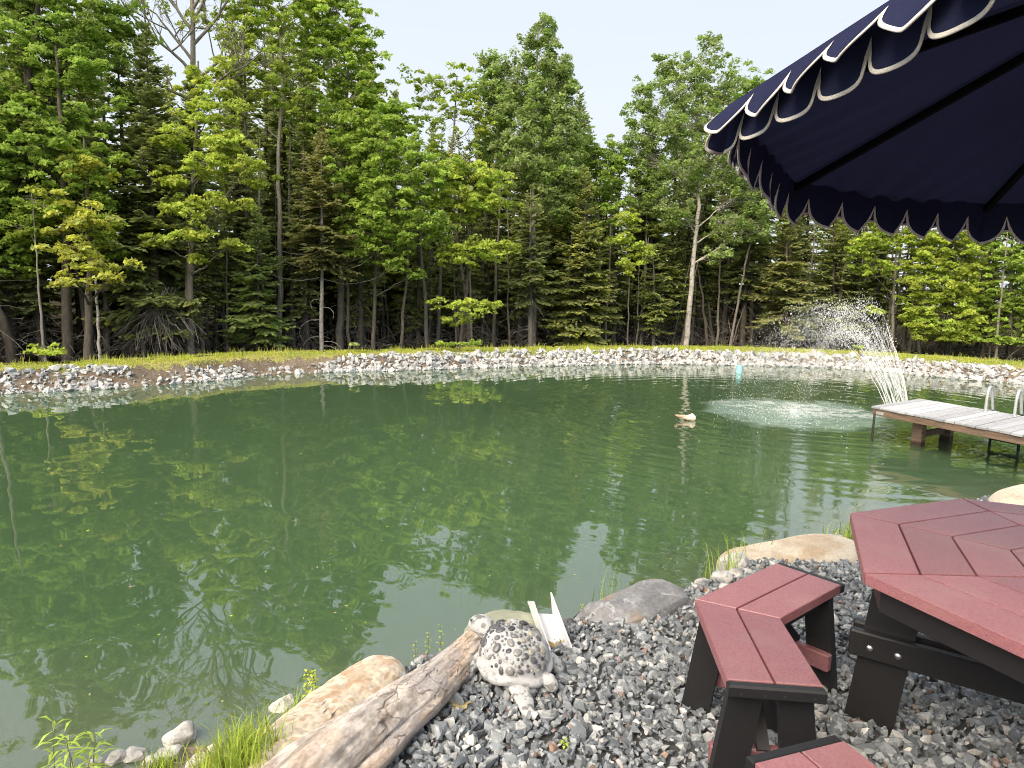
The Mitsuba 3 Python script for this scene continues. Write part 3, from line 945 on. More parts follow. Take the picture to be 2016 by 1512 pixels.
ok = D[:, 2] > 0.0
D, S = D[ok], S[ok]
octv = np.array([(1, 0, 0), (-1, 0, 0), (0, 1, 0), (0, -1, 0), (0, 0, 1.35), (0, 0, -1.35)], float)
octf = np.array([(0, 2, 4), (2, 1, 4), (1, 3, 4), (3, 0, 4), (2, 0, 5), (1, 2, 5), (3, 1, 5), (0, 3, 5)])
vv = (octv[None] * S[:, None, None] + D[:, None]).reshape(-1, 3)
ff = (octf[None] + (np.arange(len(D)) * 6)[:, None, None]).reshape(-1, 3)
put(t, 'spray', MB().add(vv, ff).ply('m_spray', True), kind='stuff')

# ------------------------------------------------------------------ things in the pond
p = atz(1352, 828, 0)
b = MB()
pts = [p + np.array([-0.20, -0.01, 0.085]), p + [-0.12, 0, 0.075], p + [-0.03, 0.0, 0.055], p + [0.05, 0.01, 0.045], p + [0.115, 0.02, 0.06], p + [0.14, 0.02, 0.07]]
b.tube(catmull(np.array(pts), 4), np.interp(np.linspace(0, 1, 21), [0, 0.25, 0.5, 0.75, 0.92, 1], [0.006, 0.022, 0.045, 0.066, 0.055, 0.02]), 12, cap=True)
k = thing('driftwood', 'small pale piece of driftwood floating alone in the middle of the pond', 'driftwood')
bv = np.vstack(b.v); bv += (meshkit.fbm(bv * 18, 3)[:, None] - 0.5) * 0.03
b.v = [bv]
scene[k] = b.ply('m_drift', True)
k = thing('float', 'pale blue cylindrical float standing in the water by the far bank', 'float')
p = atz(1455, 734, 0)
b = MB().tube([p + [0, 0, -0.12], p + [0, 0, 0.185], p + [0, 0, 0.20]], [0.086, 0.086, 0.078], 20, cap=True)
put(k, 'body', b.ply('m_float_blue', 40))
b = MB().tube([p + [0, 0, 0.175], p + [0, 0, 0.195], p + [0, 0, 0.21]], [0.092, 0.092, 0.086], 20, cap=True)
put(k, 'lid', b.ply('m_float_blue', 40))

# ------------------------------------------------------------------ boulders, log, turtle, gutter
def boulder(name, label, lobes, m, seed, rough=0.03, freq=4.0, edge=0.03, facet=0, link=False):
    """lobes: (centre, half-axes, turn about z); one smooth stone out of overlapping lobes"""
    parts = []
    for c, ax, tz in lobes:
        s = trimesh.creation.icosphere(4)
        v = np.array(s.vertices)
        v = np.sign(v) * np.abs(v) ** 0.86
        v = v * ax
        ca, sa = math.cos(tz), math.sin(tz)
        v = v @ np.array([[ca, sa, 0], [-sa, ca, 0], [0, 0, 1]]) + c
        parts.append(Manifold.hull_points(v))
    if link:
        parts = [Manifold.batch_hull([p_, q_]) for p_, q_ in zip(parts[:-1], parts[1:])]
    mm = parts[0]
    for q in parts[1:]:
        mm = mm + q
    mm = mm.refine_to_length(edge)
    me = mm.to_mesh()
    tm = trimesh.Trimesh(me.vert_properties[:, :3], me.tri_verts)
    trimesh.smoothing.filter_taubin(tm, iterations=30)
    v = np.array(tm.vertices)
    if facet:
        rr_ = np.random.default_rng(seed)
        c = v.mean(0)
        ext = np.ptp(v, axis=0) / 2
        for _ in range(facet):
            d = rand_dirs(rr_, 1)[0]
            lim = rr_.uniform(0.62, 0.86)
            w = ((v - c) / ext) @ d
            v = v - np.clip(w - lim, 0, None)[:, None] * d * ext * 0.85
    n = trimesh.Trimesh(v, tm.faces, process=False).vertex_normals
    v = v + n * ((meshkit.fbm(v * freq, 5, seed) - 0.5) * 2 * rough + (meshkit.fbm(v * freq * 5, 3, seed + 3) - 0.5) * rough * 0.35)[:, None]
    k = thing(name, label, 'rock')
    scene[k] = mikit.ply((v, tm.faces), m, smooth=35 if facet else True)
    return k


boulder('boulder', 'large speckled tan boulder left of the driftwood log', [(atz(748, 1362, 0.29), (0.120, 0.125, 0.135), 0.6), (atz(668, 1440, 0.26), (0.165, 0.17, 0.165), 0.9), (atz(615, 1520, 0.24), (0.20, 0.20, 0.20), 0.8), (atz(570, 1590, 0.24), (0.20, 0.20, 0.20), 0.8)], 'm_tan', 1, 0.022, 5, link=True)
boulder('boulder', 'long grey slate boulder with white veins at the water behind the gravel', [((0.345, 3.06, 0.345), (0.09, 0.11, 0.105), 0.3), ((0.62, 3.24, 0.365), (0.16, 0.14, 0.120), 0.3), ((0.84, 3.40, 0.39), (0.11, 0.13, 0.115), 0.3), ((0.98, 3.42, 0.36), (0.07, 0.10, 0.10), 0.3)], 'm_slate', 2, 0.022, 7, facet=12, link=True)
boulder('boulder', 'smooth pale tan boulder between the bench and the table', [((1.60, 4.06, 0.30), (0.30, 0.20, 0.125), 0.22), ((1.98, 4.14, 0.32), (0.34, 0.22, 0.155), 0.22)], 'm_cream', 3, 0.014, 2.5, link=True)
boulder('boulder', 'small whitish rock at the left end of the smooth pale boulder', [((1.345, 3.90, 0.34), (0.115, 0.10, 0.125), 0.2)], 'm_stone_pale', 4, 0.03, 8, 0.02, 7)
boulder('boulder', 'greenish grey boulder half hidden behind the stone turtle', [((0.02, 3.02, 0.33), (0.21, 0.12, 0.15), 0.1)], 'm_greenstone', 5, 0.03, 6, facet=5)
boulder('boulder', 'pale boulder behind the table at the right edge', [((4.15, 5.25, 0.30), (0.40, 0.25, 0.24), 0.3)], 'm_cream', 6, 0.03, 3)


def cream_col(p, n, uv):
    k = fbm(p.x * 4, p.y * 4, p.z * 8, 4)
    s = noise(p.x * 80, p.y * 80, p.z * 80)
    return mix((0.37, 0.285, 0.195), (0.52, 0.47, 0.385), smoothstep(0.22, 0.52, k)) * (0.86 + 0.28 * s)


scene['m_cream'] = {'type': 'principled', 'base_color': proc(cream_col), 'roughness': 0.7, 'specular': 0.3}


def greenstone_col(p, n, uv):
    return mix((0.16, 0.17, 0.13), (0.34, 0.36, 0.28), fbm(p.x * 12, p.y * 12, p.z * 12, 4))


scene['m_greenstone'] = {'type': 'principled', 'base_color': proc(greenstone_col), 'roughness': 0.8, 'specular': 0.3}


def pale_col(p, n, uv):
    k = fbm(p.x * 16, p.y * 16, p.z * 16, 4)
    return mix((0.25, 0.245, 0.24), (0.47, 0.465, 0.455), smoothstep(0.3, 0.65, k)) * (0.8 + 0.4 * noise(p.x * 110, p.y * 110, p.z * 110))


scene['m_stone_pale'] = {'type': 'principled', 'base_color': proc(pale_col), 'roughness': 0.75, 'specular': 0.3}

PALE = [((1.20, 3.64), 0.060, 'white rock with grass on it right of the slate boulder'), ((1.30, 3.70), 0.050, 'white rock in the middle of the pale rocks behind the bench'), ((1.19, 3.52), 0.040, 'small pale rock at the right tip of the slate boulder'), ((1.10, 3.66), 0.045, 'pale rock behind the right tip of the slate boulder'),
        ((1.38, 3.74), 0.035, 'small cream rock below the whitish rock')]
for i, ((x, y), s, lab) in enumerate(PALE):
    boulder('pale_rock', lab, [((x, y, float(ground_z(x, y)) + s * 0.4), (s, s * 0.85, s * 0.75), i * 1.1)], 'm_stone_pale', 20 + i, s * 0.16, 14, 0.018, 6)
LEFT = [(352, 1462, (0.13, 0.055, 0.075), 0.75, 'slanting pale slab of rock at the waterline left of the grass'), (335, 1494, (0.085, 0.05, 0.05), 0.3, 'white rock below the slanting slab'), (268, 1490, (0.070, 0.05, 0.045), 0.4, 'cream rock left of the slanting slab'),
        (228, 1498, (0.055, 0.05, 0.04), 0.1, 'leftmost pale rock at the bottom edge'), (562, 1392, (0.095, 0.055, 0.055), 0.5, 'white rock against the left side of the tan boulder'), (385, 1508, (0.06, 0.05, 0.045), 0.9, 'pale rock at the bottom edge below the grass'), (622, 1372, (0.05, 0.04, 0.045), 0.9, 'small white rock behind the tan boulder'),
        (300, 1506, (0.05, 0.04, 0.035), 1.2, 'small cream rock at the bottom edge between the pale rocks'), (420, 1478, (0.045, 0.035, 0.03), 0.2, 'small pale rock at the left foot of the lush grass'), (188, 1506, (0.045, 0.035, 0.03), 0.5, 'small rock at the bottom left behind the tall weed')]
for i, (px, py, ax, tz, lab) in enumerate(LEFT):
    boulder('pale_rock', lab, [(on_ground(px, py) + [0, 0, ax[2] * 0.25], np.array(ax) * 0.8, tz)], 'm_stone_pale', 40 + i, 0.014, 14, 0.014, 16)

# the driftwood log: an uneven tapering trunk
t = thing('log', 'weathered cracked driftwood log lying along the edge of the gravel', 'log')
ax_ = catmull(np.array([(-0.86, 1.40, 0.42), (-0.62, 1.86, 0.43), (-0.43, 2.22, 0.435), (-0.24, 2.55, 0.44), (-0.125, 2.76, 0.455), (-0.085, 2.82, 0.455)]), 30)
ll = np.r_[0, np.cumsum(np.linalg.norm(np.diff(ax_, axis=0), axis=1))]
tg = unit(np.gradient(ax_, axis=0))
side = unit(np.cross(tg, [0, 0, 1.0])); upv = np.cross(side, tg)
na = 128
th = np.linspace(0, 2 * np.pi, na + 1)
rad = np.interp(ll / ll[-1], [0, 0.3, 0.55, 0.85, 0.96, 1], [0.158, 0.142, 0.112, 0.078, 0.070, 0.02])
cs, sn = np.sin(th), -np.cos(th)         # the seam lies underneath
Pn = np.stack([np.cos(th)[None] * 1.6 + 0 * ll[:, None], np.sin(th)[None] * 1.6 + 0 * ll[:, None], ll[:, None] * 3 + 0 * th[None]], -1)
bump = (meshkit.fbm(Pn, 4, 3) - 0.5) * 0.40 + (meshkit.fbm(Pn * [3.5, 3.5, 0.6], 3, 5) - 0.5) * 0.16 + (meshkit.fbm(Pn * [5, 5, 3.2], 3, 6) - 0.5) * 0.08
bump += 0.16 * np.exp(-((th[None] - 1.9) / 0.5) ** 2) * np.exp(-((ll[:, None] / ll[-1] - 0.72) / 0.1) ** 2)
groove = np.exp(-((th[None] - 2.05 - 0.06 * np.sin(ll[:, None] * 9)) / 0.05) ** 2) * np.clip(1 - ll[:, None] / ll[-1] * 1.4, 0, 1)
rr_ = rad[:, None] * (1 + bump - 0.32 * groove)
gv = ax_[:, None] + rr_[..., None] * (cs[None, :, None] * side[:, None] * 1.06 + sn[None, :, None] * upv[:, None] * 0.86)
uvg = np.stack([np.broadcast_to(th[None] / (2 * np.pi), rr_.shape) * np.interp(ll, [0, ll[-1]], [1.0, 0.6])[:, None], np.broadcast_to(ll[:, None], rr_.shape)], -1).reshape(-1, 2)
ii, jj = np.meshgrid(np.arange(len(ax_) - 1), np.arange(na), indexing='ij')
k = ii * (na + 1) + jj
q4 = np.stack([k, k + 1, k + na + 2, k + na + 1], -1).reshape(-1, 4)
b = MB(); b.v, b.n = [gv.reshape(-1, 3)], len(uvg); b.t = [uvg]
b.f = [np.vstack([q4[:, [0, 2, 1]], q4[:, [0, 3, 2]]])]
put(t, 'trunk', b.ply('m_log', True))
sl = []
for px, py, z in ((655, 1560, 0.43), (742, 1500, 0.45), (800, 1440, 0.455), (850, 1395, 0.45), (876, 1370, 0.445)):
    sl.append(atz(px, py, z))
sl = catmull(np.array(sl), 10)
sl += (meshkit.fbm(sl * 9, 3)[:, None] - 0.5) * 0.012
b = MB().tube(sl, np.interp(np.linspace(0, 1, len(sl)), [0, 0.6, 0.9, 1], [0.034, 0.028, 0.020, 0.006]), 16, cap=True)
bv = np.vstack(b.v); bv += (meshkit.fbm(bv * [30, 30, 60], 3)[:, None] - 0.5) * 0.016
b.v = [bv]
aa = np.tile(np.linspace(0, 0.35, 16), len(sl)); lz = np.repeat(np.linspace(0, 0.75, len(sl)), 16)
b.t = [np.vstack([np.stack([aa, lz], 1), [[0, 0], [0, 0.7]]])]
put(t, 'splinter', b.ply('m_log', True), 'split strip of wood along the right side of the log')

# stone turtle
t = thing('turtle_statue', 'white cement turtle statue with a shell of dark pebbles set beside the log', 'statue')
TCEN = np.array([0.035, 2.615, 0.472])
hd = unit(np.array([-0.36, 0.93, 0.0])); sdv = np.array([hd[1], -hd[0], 0.0])
tilt = 0.10      # nose up
hx = hd * math.cos(tilt) + np.array([0, 0, 1]) * math.sin(tilt); hz = np.cross(sdv, hx); hz = hz if hz[2] > 0 else -hz
LOC = lambda a, s_, u_: TCEN + hx * a + sdv * s_ + hz * u_
LX, LS, LH = 0.160, 0.138, 0.117
n1, n2 = 64, 20
prof = [(-0.02, 0.86), (-0.024, 0.96), (-0.014, 1.06), (0.002, 1.10), (0.014, 1.07), (0.018, 1.0)]
for q in np.linspace(0.03, 1, n2):
    prof.append((0.018 + LH * math.sin(q * math.pi / 2) ** 0.95, 0.985 * max(math.cos(q * math.pi / 2), 0) ** 0.82))
th = np.linspace(0, 2 * np.pi, n1, endpoint=False)
rows = []
for (h_, s_) in prof:
    wob = 1 + 0.03 * np.sin(3 * th + 1) + 0.02 * np.sin(7 * th)
    rows.append(np.stack([LOC(LX * s_ * math.cos(a) * w_, LS * s_ * math.sin(a) * w_, h_ + 0.010 * s_ * math.sin(4 * a)) for a, w_ in zip(th, wob)]))
gv = np.stack(rows).reshape(-1, 3)
gv += (meshkit.fbm(gv * 40, 3)[:, None] - 0.5) * 0.005
ii, jj = np.meshgrid(np.arange(len(prof) - 1), np.arange(n1), indexing='ij')
q4 = np.stack([ii * n1 + jj, ii * n1 + (jj + 1) % n1, (ii + 1) * n1 + (jj + 1) % n1, (ii + 1) * n1 + jj], -1).reshape(-1, 4)[:, ::-1]
shell = put(t, 'shell', MB().add(gv, q4, (0.15, 0.5)).ply('m_cement', True))
rp = np.random.default_rng(61)
done = []
tries = 0
while len(done) < 190 and tries < 14000:
    tries += 1
    a, q = rp.uniform(0, 2 * np.pi), rp.uniform(0.02, 1) ** 0.8
    el = math.acos(min(1, q * 0.993))
    pl = np.array([LX * 0.975 * math.cos(el) ** 0.82 * math.cos(a), LS * 0.975 * math.cos(el) ** 0.82 * math.sin(a), 0.018 + LH * math.sin(el) ** 0.95])
    s_ = rp.choice([0.0060, 0.0090, 0.0125, 0.0175]) if tries > 900 else rp.choice([0.013, 0.0165, 0.0205])
    if tries < 900 and len(done) > 26:
        continue
    if any(np.linalg.norm(pl - o_) < (s_ + so_) * 0.97 for o_, so_ in done):
        continue
    done.append((pl, s_))
    nl = unit(pl * [1 / LX ** 2, 1 / LS ** 2, 1 / LH ** 2] - [0, 0, 0.018 / LH ** 2])
    ref = unit(np.cross(nl, rand_dirs(rp, 1)[0])); r2_ = np.cross(nl, ref)
    ic = trimesh.creation.icosphere(2)
    iv = np.array(ic.vertices) * (1 + 0.22 * (meshkit.noise(np.array(ic.vertices) * 1.3 + tries, 3)[:, None] - 0.5))
    el_ = rp.uniform(0.62, 1.0)
    pl = pl + nl * s_ * 0.22
    lv = pl + s_ * (iv[:, :1] * ref + iv[:, 1:2] * r2_ * el_ + iv[:, 2:] * nl * 0.42)
    wv2 = TCEN + lv[:, :1] * hx + lv[:, 1:2] * sdv + lv[:, 2:] * hz
    tone = rp.choice([0.08, 0.28, 0.48, 0.68, 0.97], p=[0.16, 0.26, 0.28, 0.20, 0.10])
    put(shell, 'pebble', MB().add(wv2, ic.faces[:, ::-1], (tone, rp.random())).ply('m_pebble', True))


def chain(parts, edge=0.008, it=12):
    """a smooth body: hulls of neighbouring balls (centre, radius), joined"""
    mm = None
    for ch in parts:
        for (c0, r0), (c1, r1) in zip(ch[:-1], ch[1:]):
            pts = []
            for c, r_ in ((c0, r0), (c1, r1)):
                s_ = trimesh.creation.icosphere(2, 1.0)
                pts.append(np.array(s_.vertices) * r_ + c)
            h_ = Manifold.hull_points(np.vstack(pts))
            mm = h_ if mm is None else mm + h_
    me = mm.refine_to_length(edge).to_mesh()
    tm = trimesh.Trimesh(me.vert_properties[:, :3], me.tri_verts)
    trimesh.smoothing.filter_taubin(tm, iterations=it)
    return tm


body = chain([
    [(LOC(0.10, 0, -0.05), np.array([0.06, 0.06, 0.04])), (LOC(-0.10, 0, -0.05), np.array([0.07, 0.07, 0.04]))],
    [(LOC(0.10, -0.02, 0.01), 0.036), (LOC(0.155, -0.045, 0.020), 0.034), (LOC(0.185, -0.062, 0.045), 0.043), (LOC(0.205, -0.078, 0.050), 0.042), (LOC(0.225, -0.092, 0.042), 0.032)],
    [(LOC(0.07, -0.10, -0.02), 0.034), (LOC(0.055, -0.165, -0.030), 0.033), (LOC(0.035, -0.185, -0.045), 0.030)],
    [(LOC(0.03, 0.11, -0.02), 0.034), (LOC(-0.005, 0.165, -0.035), 0.034), (LOC(-0.03, 0.19, -0.05), 0.028)],
    [(LOC(-0.10, 0.06, -0.01), 0.030), (LOC(-0.155, 0.095, -0.010), 0.028), (LOC(-0.17, 0.10, -0.02), 0.024)],
    [(LOC(-0.12, -0.035, -0.010), np.array([0.040, 0.036, 0.018])), (LOC(-0.20, -0.035, -0.025), np.array([0.036, 0.038, 0.018])), (LOC(-0.255, -0.035, -0.048), np.array([0.024, 0.024, 0.016]))],
], 0.008, 10)
bv = np.array(body.vertices)
bv += (meshkit.fbm(bv * 45, 3)[:, None] - 0.5) * 0.007
put(t, 'body', MB().add(bv, body.faces, (0.85, 0.5)).ply('m_cement', True))
for sg in (-1, 1):
    ic = trimesh.creation.icosphere(2, 0.006)
    put(t, 'eye', MB().add(np.array(ic.vertices) + LOC(0.218, -0.082 + sg * 0.034, 0.066), ic.faces, (0.02, 0.5)).ply('m_pebble', True))

# white vinyl trough
t = thing('trough', 'broken piece of white vinyl channel standing in the gravel by the slate boulder', 'channel')
g0, g1 = np.array([0.235, 2.83, 0.365]), np.array([0.150, 3.08, 0.510])
gd = unit(g1 - g0); gs = unit(np.cross(gd, [0, 0, 1.0])); gu = np.cross(gs, gd)
GL = np.linalg.norm(g1 - g0)
for nm, pts in (('floor', [(0, -0.046, 0), (0, 0.046, 0), (GL * 0.72, 0.046, 0), (GL * 0.78, -0.046, 0)]), ('wall', [(0, -0.046, 0), (GL * 1.02, -0.046, 0), (GL * 0.86, -0.046, 0.062), (0, -0.046, 0.062)]), ('wall', [(0, 0.046, 0), (GL * 0.74, 0.046, 0), (GL * 0.98, 0.046, 0.062), (0, 0.046, 0.062)])):
    nrm = gu if nm == 'floor' else gs
    pp = np.array([g0 + gd * a + gs * s_ + gu * u_ for a, s_, u_ in pts])
    sh = 0.0035
    if nm == 'wall':
        pp = pp + gs * (0.004 if pts[0][1] > 0 else -0.004)
    b = MB().hull(np.vstack([pp - nrm * sh, pp + nrm * sh]))
    put(t, nm, b.ply('m_vinyl'))

# ------------------------------------------------------------------ the forest
FLOOR = 0.0
FAR_K = 1.37      # the trees stand well behind the grass crest, on lower ground


def walk(r, p0, p1, n, wob):
    t = np.linspace(0, 1, n)[:, None]
    p = p0 + (p1 - p0) * t
    k = r.normal(size=(n, 3)) * wob * np.linalg.norm(p1 - p0)
    k = np.cumsum(k, 0) * 0.5
    return p + (k - k[-1] * t) * np.minimum(1, t * 4)


def leaf_sprays(mb, r, C, rc, m, size, u, flat=0.28, droop=0.35, vbase=None):
    """m leaves round each cluster centre in C"""
    n = len(C)
    R = np.repeat(np.broadcast_to(rc, (n,)), m)
    q = rand_dirs(r, n * m) * (r.random((n * m, 1)) ** 0.45)
    tx = np.repeat(r.normal(0, 0.22, (n, 2)), m, axis=0)
    off = np.c_[q[:, 0] * R, q[:, 1] * R, q[:, 2] * R * flat]
    off[:, 2] += off[:, 0] * tx[:, 0] + off[:, 1] * tx[:, 1] - droop * (off[:, 0] ** 2 + off[:, 1] ** 2) / (R + 1e-9)
    P = np.repeat(C, m, axis=0) + off
    out = unit(np.c_[off[:, :2], np.zeros(n * m)] + 0.25 * r.normal(size=(n * m, 3)))
    nrm = unit(np.array([0, 0, 1.0]) + 0.55 * r.normal(size=(n * m, 3)) + 0.35 * out)
    U = unit(out - nrm * (out * nrm).sum(1, keepdims=True))
    Vv = np.cross(nrm, U)
    s = size * np.exp(r.normal(0, 0.25, (n * m, 1)))
    cl = np.repeat(r.random(n) if vbase is None else vbase, m)
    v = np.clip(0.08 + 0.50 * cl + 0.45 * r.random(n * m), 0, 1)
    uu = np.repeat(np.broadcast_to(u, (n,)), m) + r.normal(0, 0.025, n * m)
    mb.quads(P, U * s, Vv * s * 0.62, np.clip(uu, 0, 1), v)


def broad(name, label, Y, trunk, r0, blobs, pal, seed, bark=0.25, dens=1.0, size=0.064, group=None, rc=(0.15, 0.34), m=58, flat=0.26, base_y=None, fork=None, start=0.45):
    """trunk: photo points (x, y) from the foot up, at the distance Y; blobs: (x, y, half-width, half-height, distance offset)"""
    r = np.random.default_rng(seed)
    t = thing(name, label, 'shrub' if name == 'shrub' else 'tree', group)
    Y = Y * FAR_K if name != 'shrub' else Y
    pts = [aty(px, py, Y) for px, py in trunk]
    pts[0][2] = float(ground_z(pts[0][0], pts[0][1])) - 0.05
    tr = catmull(np.array(pts), 6)
    tr[1:-1] += r.normal(size=(len(tr) - 2, 3)) * 0.012
    L = np.r_[0, np.cumsum(np.linalg.norm(np.diff(tr, axis=0), axis=1))]
    rad = r0 * (1 - 0.82 * (L / L[-1]) ** 0.9) + 0.006
    rad[0] *= 1.35
    b = MB().tube(tr, rad, 9, bark)
    put(t, 'trunk', b.ply('m_bark', True))
    lb, lf = MB(), MB()
    for bi, (px, py, rx, ry, dy) in enumerate(blobs):
        Yb = Y + dy * FAR_K
        c = aty(px, py, Yb)
        wx, wz = rx * Yb / FOC, ry * Yb / FOC
        wy = max(0.35, min(wx * 0.9, 2.2))
        n = max(3, int(dens * 20 * wx * wz * math.pi / 1.6) + 2)
        q = rand_dirs(r, n) * (r.random((n, 1)) ** 0.42)
        C = c + q * [wx, wy, wz] * (1 + 0.20 * r.normal(size=(n, 1)))
        C[:, 2] = np.maximum(C[:, 2], 0.6)
        # limb from the trunk to the blob's heart, twigs from it to the sprays
        hz = np.clip(c[2] - 0.55 * math.hypot(c[0] - np.interp(c[2], tr[:, 2], tr[:, 0]), dy) - 0.3 * wz, tr[0, 2] + 0.25 * (tr[-1, 2] - tr[0, 2]), tr[-1, 2] - 0.05)
        k = int(np.argmin(np.abs(tr[:, 2] - hz)))
        limb = walk(r, tr[k], c + [0, 0, 0.25 * wz], 9, 0.03)
        rl = max(0.45 * rad[k], 0.008)
        lb.tube(limb, np.linspace(rl, 0.006, 9), 5, bark)
        for j in range(n):
            kk = r.integers(3, 9)
            near = np.argmin(np.linalg.norm(limb - C[j], axis=1))
            kk = min(kk, near + 1) if near > 1 else near
            tw = walk(r, limb[kk], C[j], 4, 0.05)
            lb.tube(tw, np.linspace(0.008, 0.003, 4), 3, bark)
        leaf_sprays(lf, r, C, r.uniform(*rc, n), m, size, pal + r.normal(0, 0.03, n), flat)
    put(t, 'branches', lb.ply('m_bark', True))
    put(t, 'crown', lf.ply('m_leaf'))
    return t


def conifer_mesh(seed, h, rb, cb=0.3, tone=0.67, bark=0.12, step=0.26, per_w=6, dead=22, sparse=1.0, lean=0.0, r0=None, droop=0.25, tip=(0.35, 0.12)):
    """(trunk, foliage) of a fir or spruce standing at the origin"""
    r = np.random.default_rng(seed)
    tr, lf = MB(), MB()
    zz = np.linspace(0, h, 14)
    ax = np.c_[np.cumsum(r.normal(0, 0.012, 14)) + lean * zz, np.cumsum(r.normal(0, 0.012, 14)), zz]
    r0 = r0 or 0.0105 * h + 0.012
    tr.tube(ax, r0 * (1 - zz / h) ** 0.85 + 0.006, 8, bark)
    at = lambda z: np.array([np.interp(z, zz, ax[:, 0]), np.interp(z, zz, ax[:, 1]), z])
    for _ in range(dead):       # bare dead branches under the crown
        z = r.uniform(0.06, 1.05) * cb * h + 0.15
        a = r.uniform(0, 2 * np.pi); l = r.uniform(0.25, 1.0) * rb * 0.8
        p0 = at(z)
        d = np.array([math.cos(a), math.sin(a), 0])
        ts = np.linspace(0, 1, 6)[:, None]
        pts = p0 + d * l * ts + np.array([0, 0, 1]) * (r.uniform(-0.1, 0.15) * l * ts - r.uniform(0.1, 0.7) * l * ts ** 2) + r.normal(0, 0.012, (6, 3)) * ts
        tr.tube(pts, np.linspace(0.010, 0.003, 6), 3, min(bark + 0.34, 0.55))
        for q in range(2):
            k = r.integers(2, 5)
            e = pts[k] + (d * r.uniform(0.05, 0.2) + rand_dirs(r, 1)[0] * 0.16)
            tr.tube([pts[k], e], [0.005, 0.002], 3, min(bark + 0.34, 0.55))
    z = cb * h
    while z < h - 0.08:
        f = (z - cb * h) / (h - cb * h)
        env = (1 - f) ** 0.85 * (0.55 + 0.45 * min(1, f * 5 + 0.2))
        for _ in range(max(3, int(per_w * sparse * (1 - 0.35 * f) + r.random()))):
            l = max(0.10, rb * env * r.uniform(0.62, 1.12))
            a = r.uniform(0, 2 * np.pi)
            el = np.interp(f, [0, 0.5, 1], [-0.30, 0.0, 0.75]) + r.normal(0, 0.10)
            d = np.array([math.cos(a) * math.cos(el), math.sin(a) * math.cos(el), math.sin(el)])
            s_ = np.array([-math.sin(a), math.cos(a), 0])
            p0 = at(z + r.uniform(-0.1, 0.1))
            ts = np.linspace(0, 1, 6)[:, None]
            br = p0 + d * l * ts + np.array([0, 0, 1.0]) * (-droop * l * ts + droop * 1.1 * l * ts ** 2.2)
            if l > 0.3:
                tr.tube(br, np.linspace(0.006 + 0.006 * l, 0.002, 6), 3, bark)
            nt = max(4, int(l / 0.041))
            q = np.sort(r.uniform(0.12, 1.0, nt)); q[-1] = 1.0
            base = np.stack([np.interp(q, ts[:, 0], br[:, k]) for k in range(3)], 1)
            tl = (0.34 * l * (1 - q) + 0.11) * r.uniform(0.75, 1.25, nt)
            sg = np.where(np.arange(nt) % 2, 1, -1) * 1.0
            sg[-1] = 0
            td = unit(d * 0.75 + s_ * (sg * 0.85)[:, None] + np.array([0, 0, 1]) * r.normal(-0.10, 0.14, (nt, 1)))
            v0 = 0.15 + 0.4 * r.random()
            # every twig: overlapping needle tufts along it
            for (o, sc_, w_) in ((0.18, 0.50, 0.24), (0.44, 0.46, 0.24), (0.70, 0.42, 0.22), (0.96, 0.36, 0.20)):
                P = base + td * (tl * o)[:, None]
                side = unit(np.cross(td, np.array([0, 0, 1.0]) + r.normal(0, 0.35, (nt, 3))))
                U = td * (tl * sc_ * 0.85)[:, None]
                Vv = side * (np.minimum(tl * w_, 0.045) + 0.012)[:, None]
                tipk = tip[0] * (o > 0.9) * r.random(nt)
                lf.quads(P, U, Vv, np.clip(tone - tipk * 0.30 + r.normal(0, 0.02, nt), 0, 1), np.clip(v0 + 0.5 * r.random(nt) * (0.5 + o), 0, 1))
        z += step * r.uniform(0.8, 1.2) * (1 - 0.35 * f)
    return tr, lf


def conifer(label, Y, px, top_py, seed, width_px, base_px=None, group=None, **kw):
    """one fir at the photo's x (foot) and distance Y, as tall as its tip in the photo"""
    Y = Y * FAR_K
    foot = aty(px, 700, Y)
    foot[2] = float(ground_z(foot[0], foot[1])) - 0.03
    tip_ = aty(base_px or px, top_py, Y)
    h = tip_[2] - foot[2]
    tr, lf = conifer_mesh(seed, h, width_px / 2 * Y / FOC, lean=(tip_[0] - foot[0]) / h, **kw)
    t = thing('fir_tree', label, 'tree', group)
    m = T().translate(foot.tolist())
    a, c = tr.ply('m_bark', True), lf.ply('m_leaf')
    a['to_world'] = m; c['to_world'] = m
    put(t, 'trunk', a); put(t, 'crown', c)
    return t


L_ = lambda i: i / NL
# --- left side
broad('maple_tree', 'big dense green broadleaf tree filling the upper left corner', 14.6, [(18, 712), (22, 560), (40, 300), (70, 60), (90, -160)], 0.17,
      [(60, 40, 130, 110, 0.3), (170, 130, 85, 120, 0.2), (30, 220, 110, 120, 0.2), (110, 300, 120, 95, -0.2), (25, 400, 90, 90, -0.3), (90, -120, 150, 110, 0.4), (-90, 150, 110, 200, 0.5), (230, 60, 60, 60, 1.0), (60, 480, 70, 45, -0.2), (-60, 440, 90, 90, 0)],
      L_(2.0), 101, bark=0.06, dens=1.25)
broad('maple_tree', 'dark trunked leaning tree at the left edge with green leaves', 13.6, [(28, 716), (8, 640), (-30, 540), (-50, 300)], 0.14, [(-30, 320, 90, 120, 0.3), (35, 520, 45, 40, 0.5), (-80, 480, 70, 80, 0)], L_(1.7), 102, bark=0.03)
broad('sapling', 'thin pale sapling with a bare lower stem at the far left', 13.7, [(90, 712), (80, 620), (70, 480), (62, 380)], 0.035, [(70, 400, 45, 40, 0), (40, 440, 40, 35, 0.1)], L_(0.9), 103, bark=0.62, size=0.055)
broad('maple_tree', 'broad dark trunk with green leaves right of the pale sapling', 14.4, [(133, 710), (131, 600), (128, 450), (120, 250), (110, 90)], 0.155, [(150, 410, 70, 60, 0.1), (190, 330, 60, 60, 0.2), (100, 180, 70, 80, 0.4), (200, 470, 45, 35, 0.2)], L_(1.3), 104, bark=0.13)
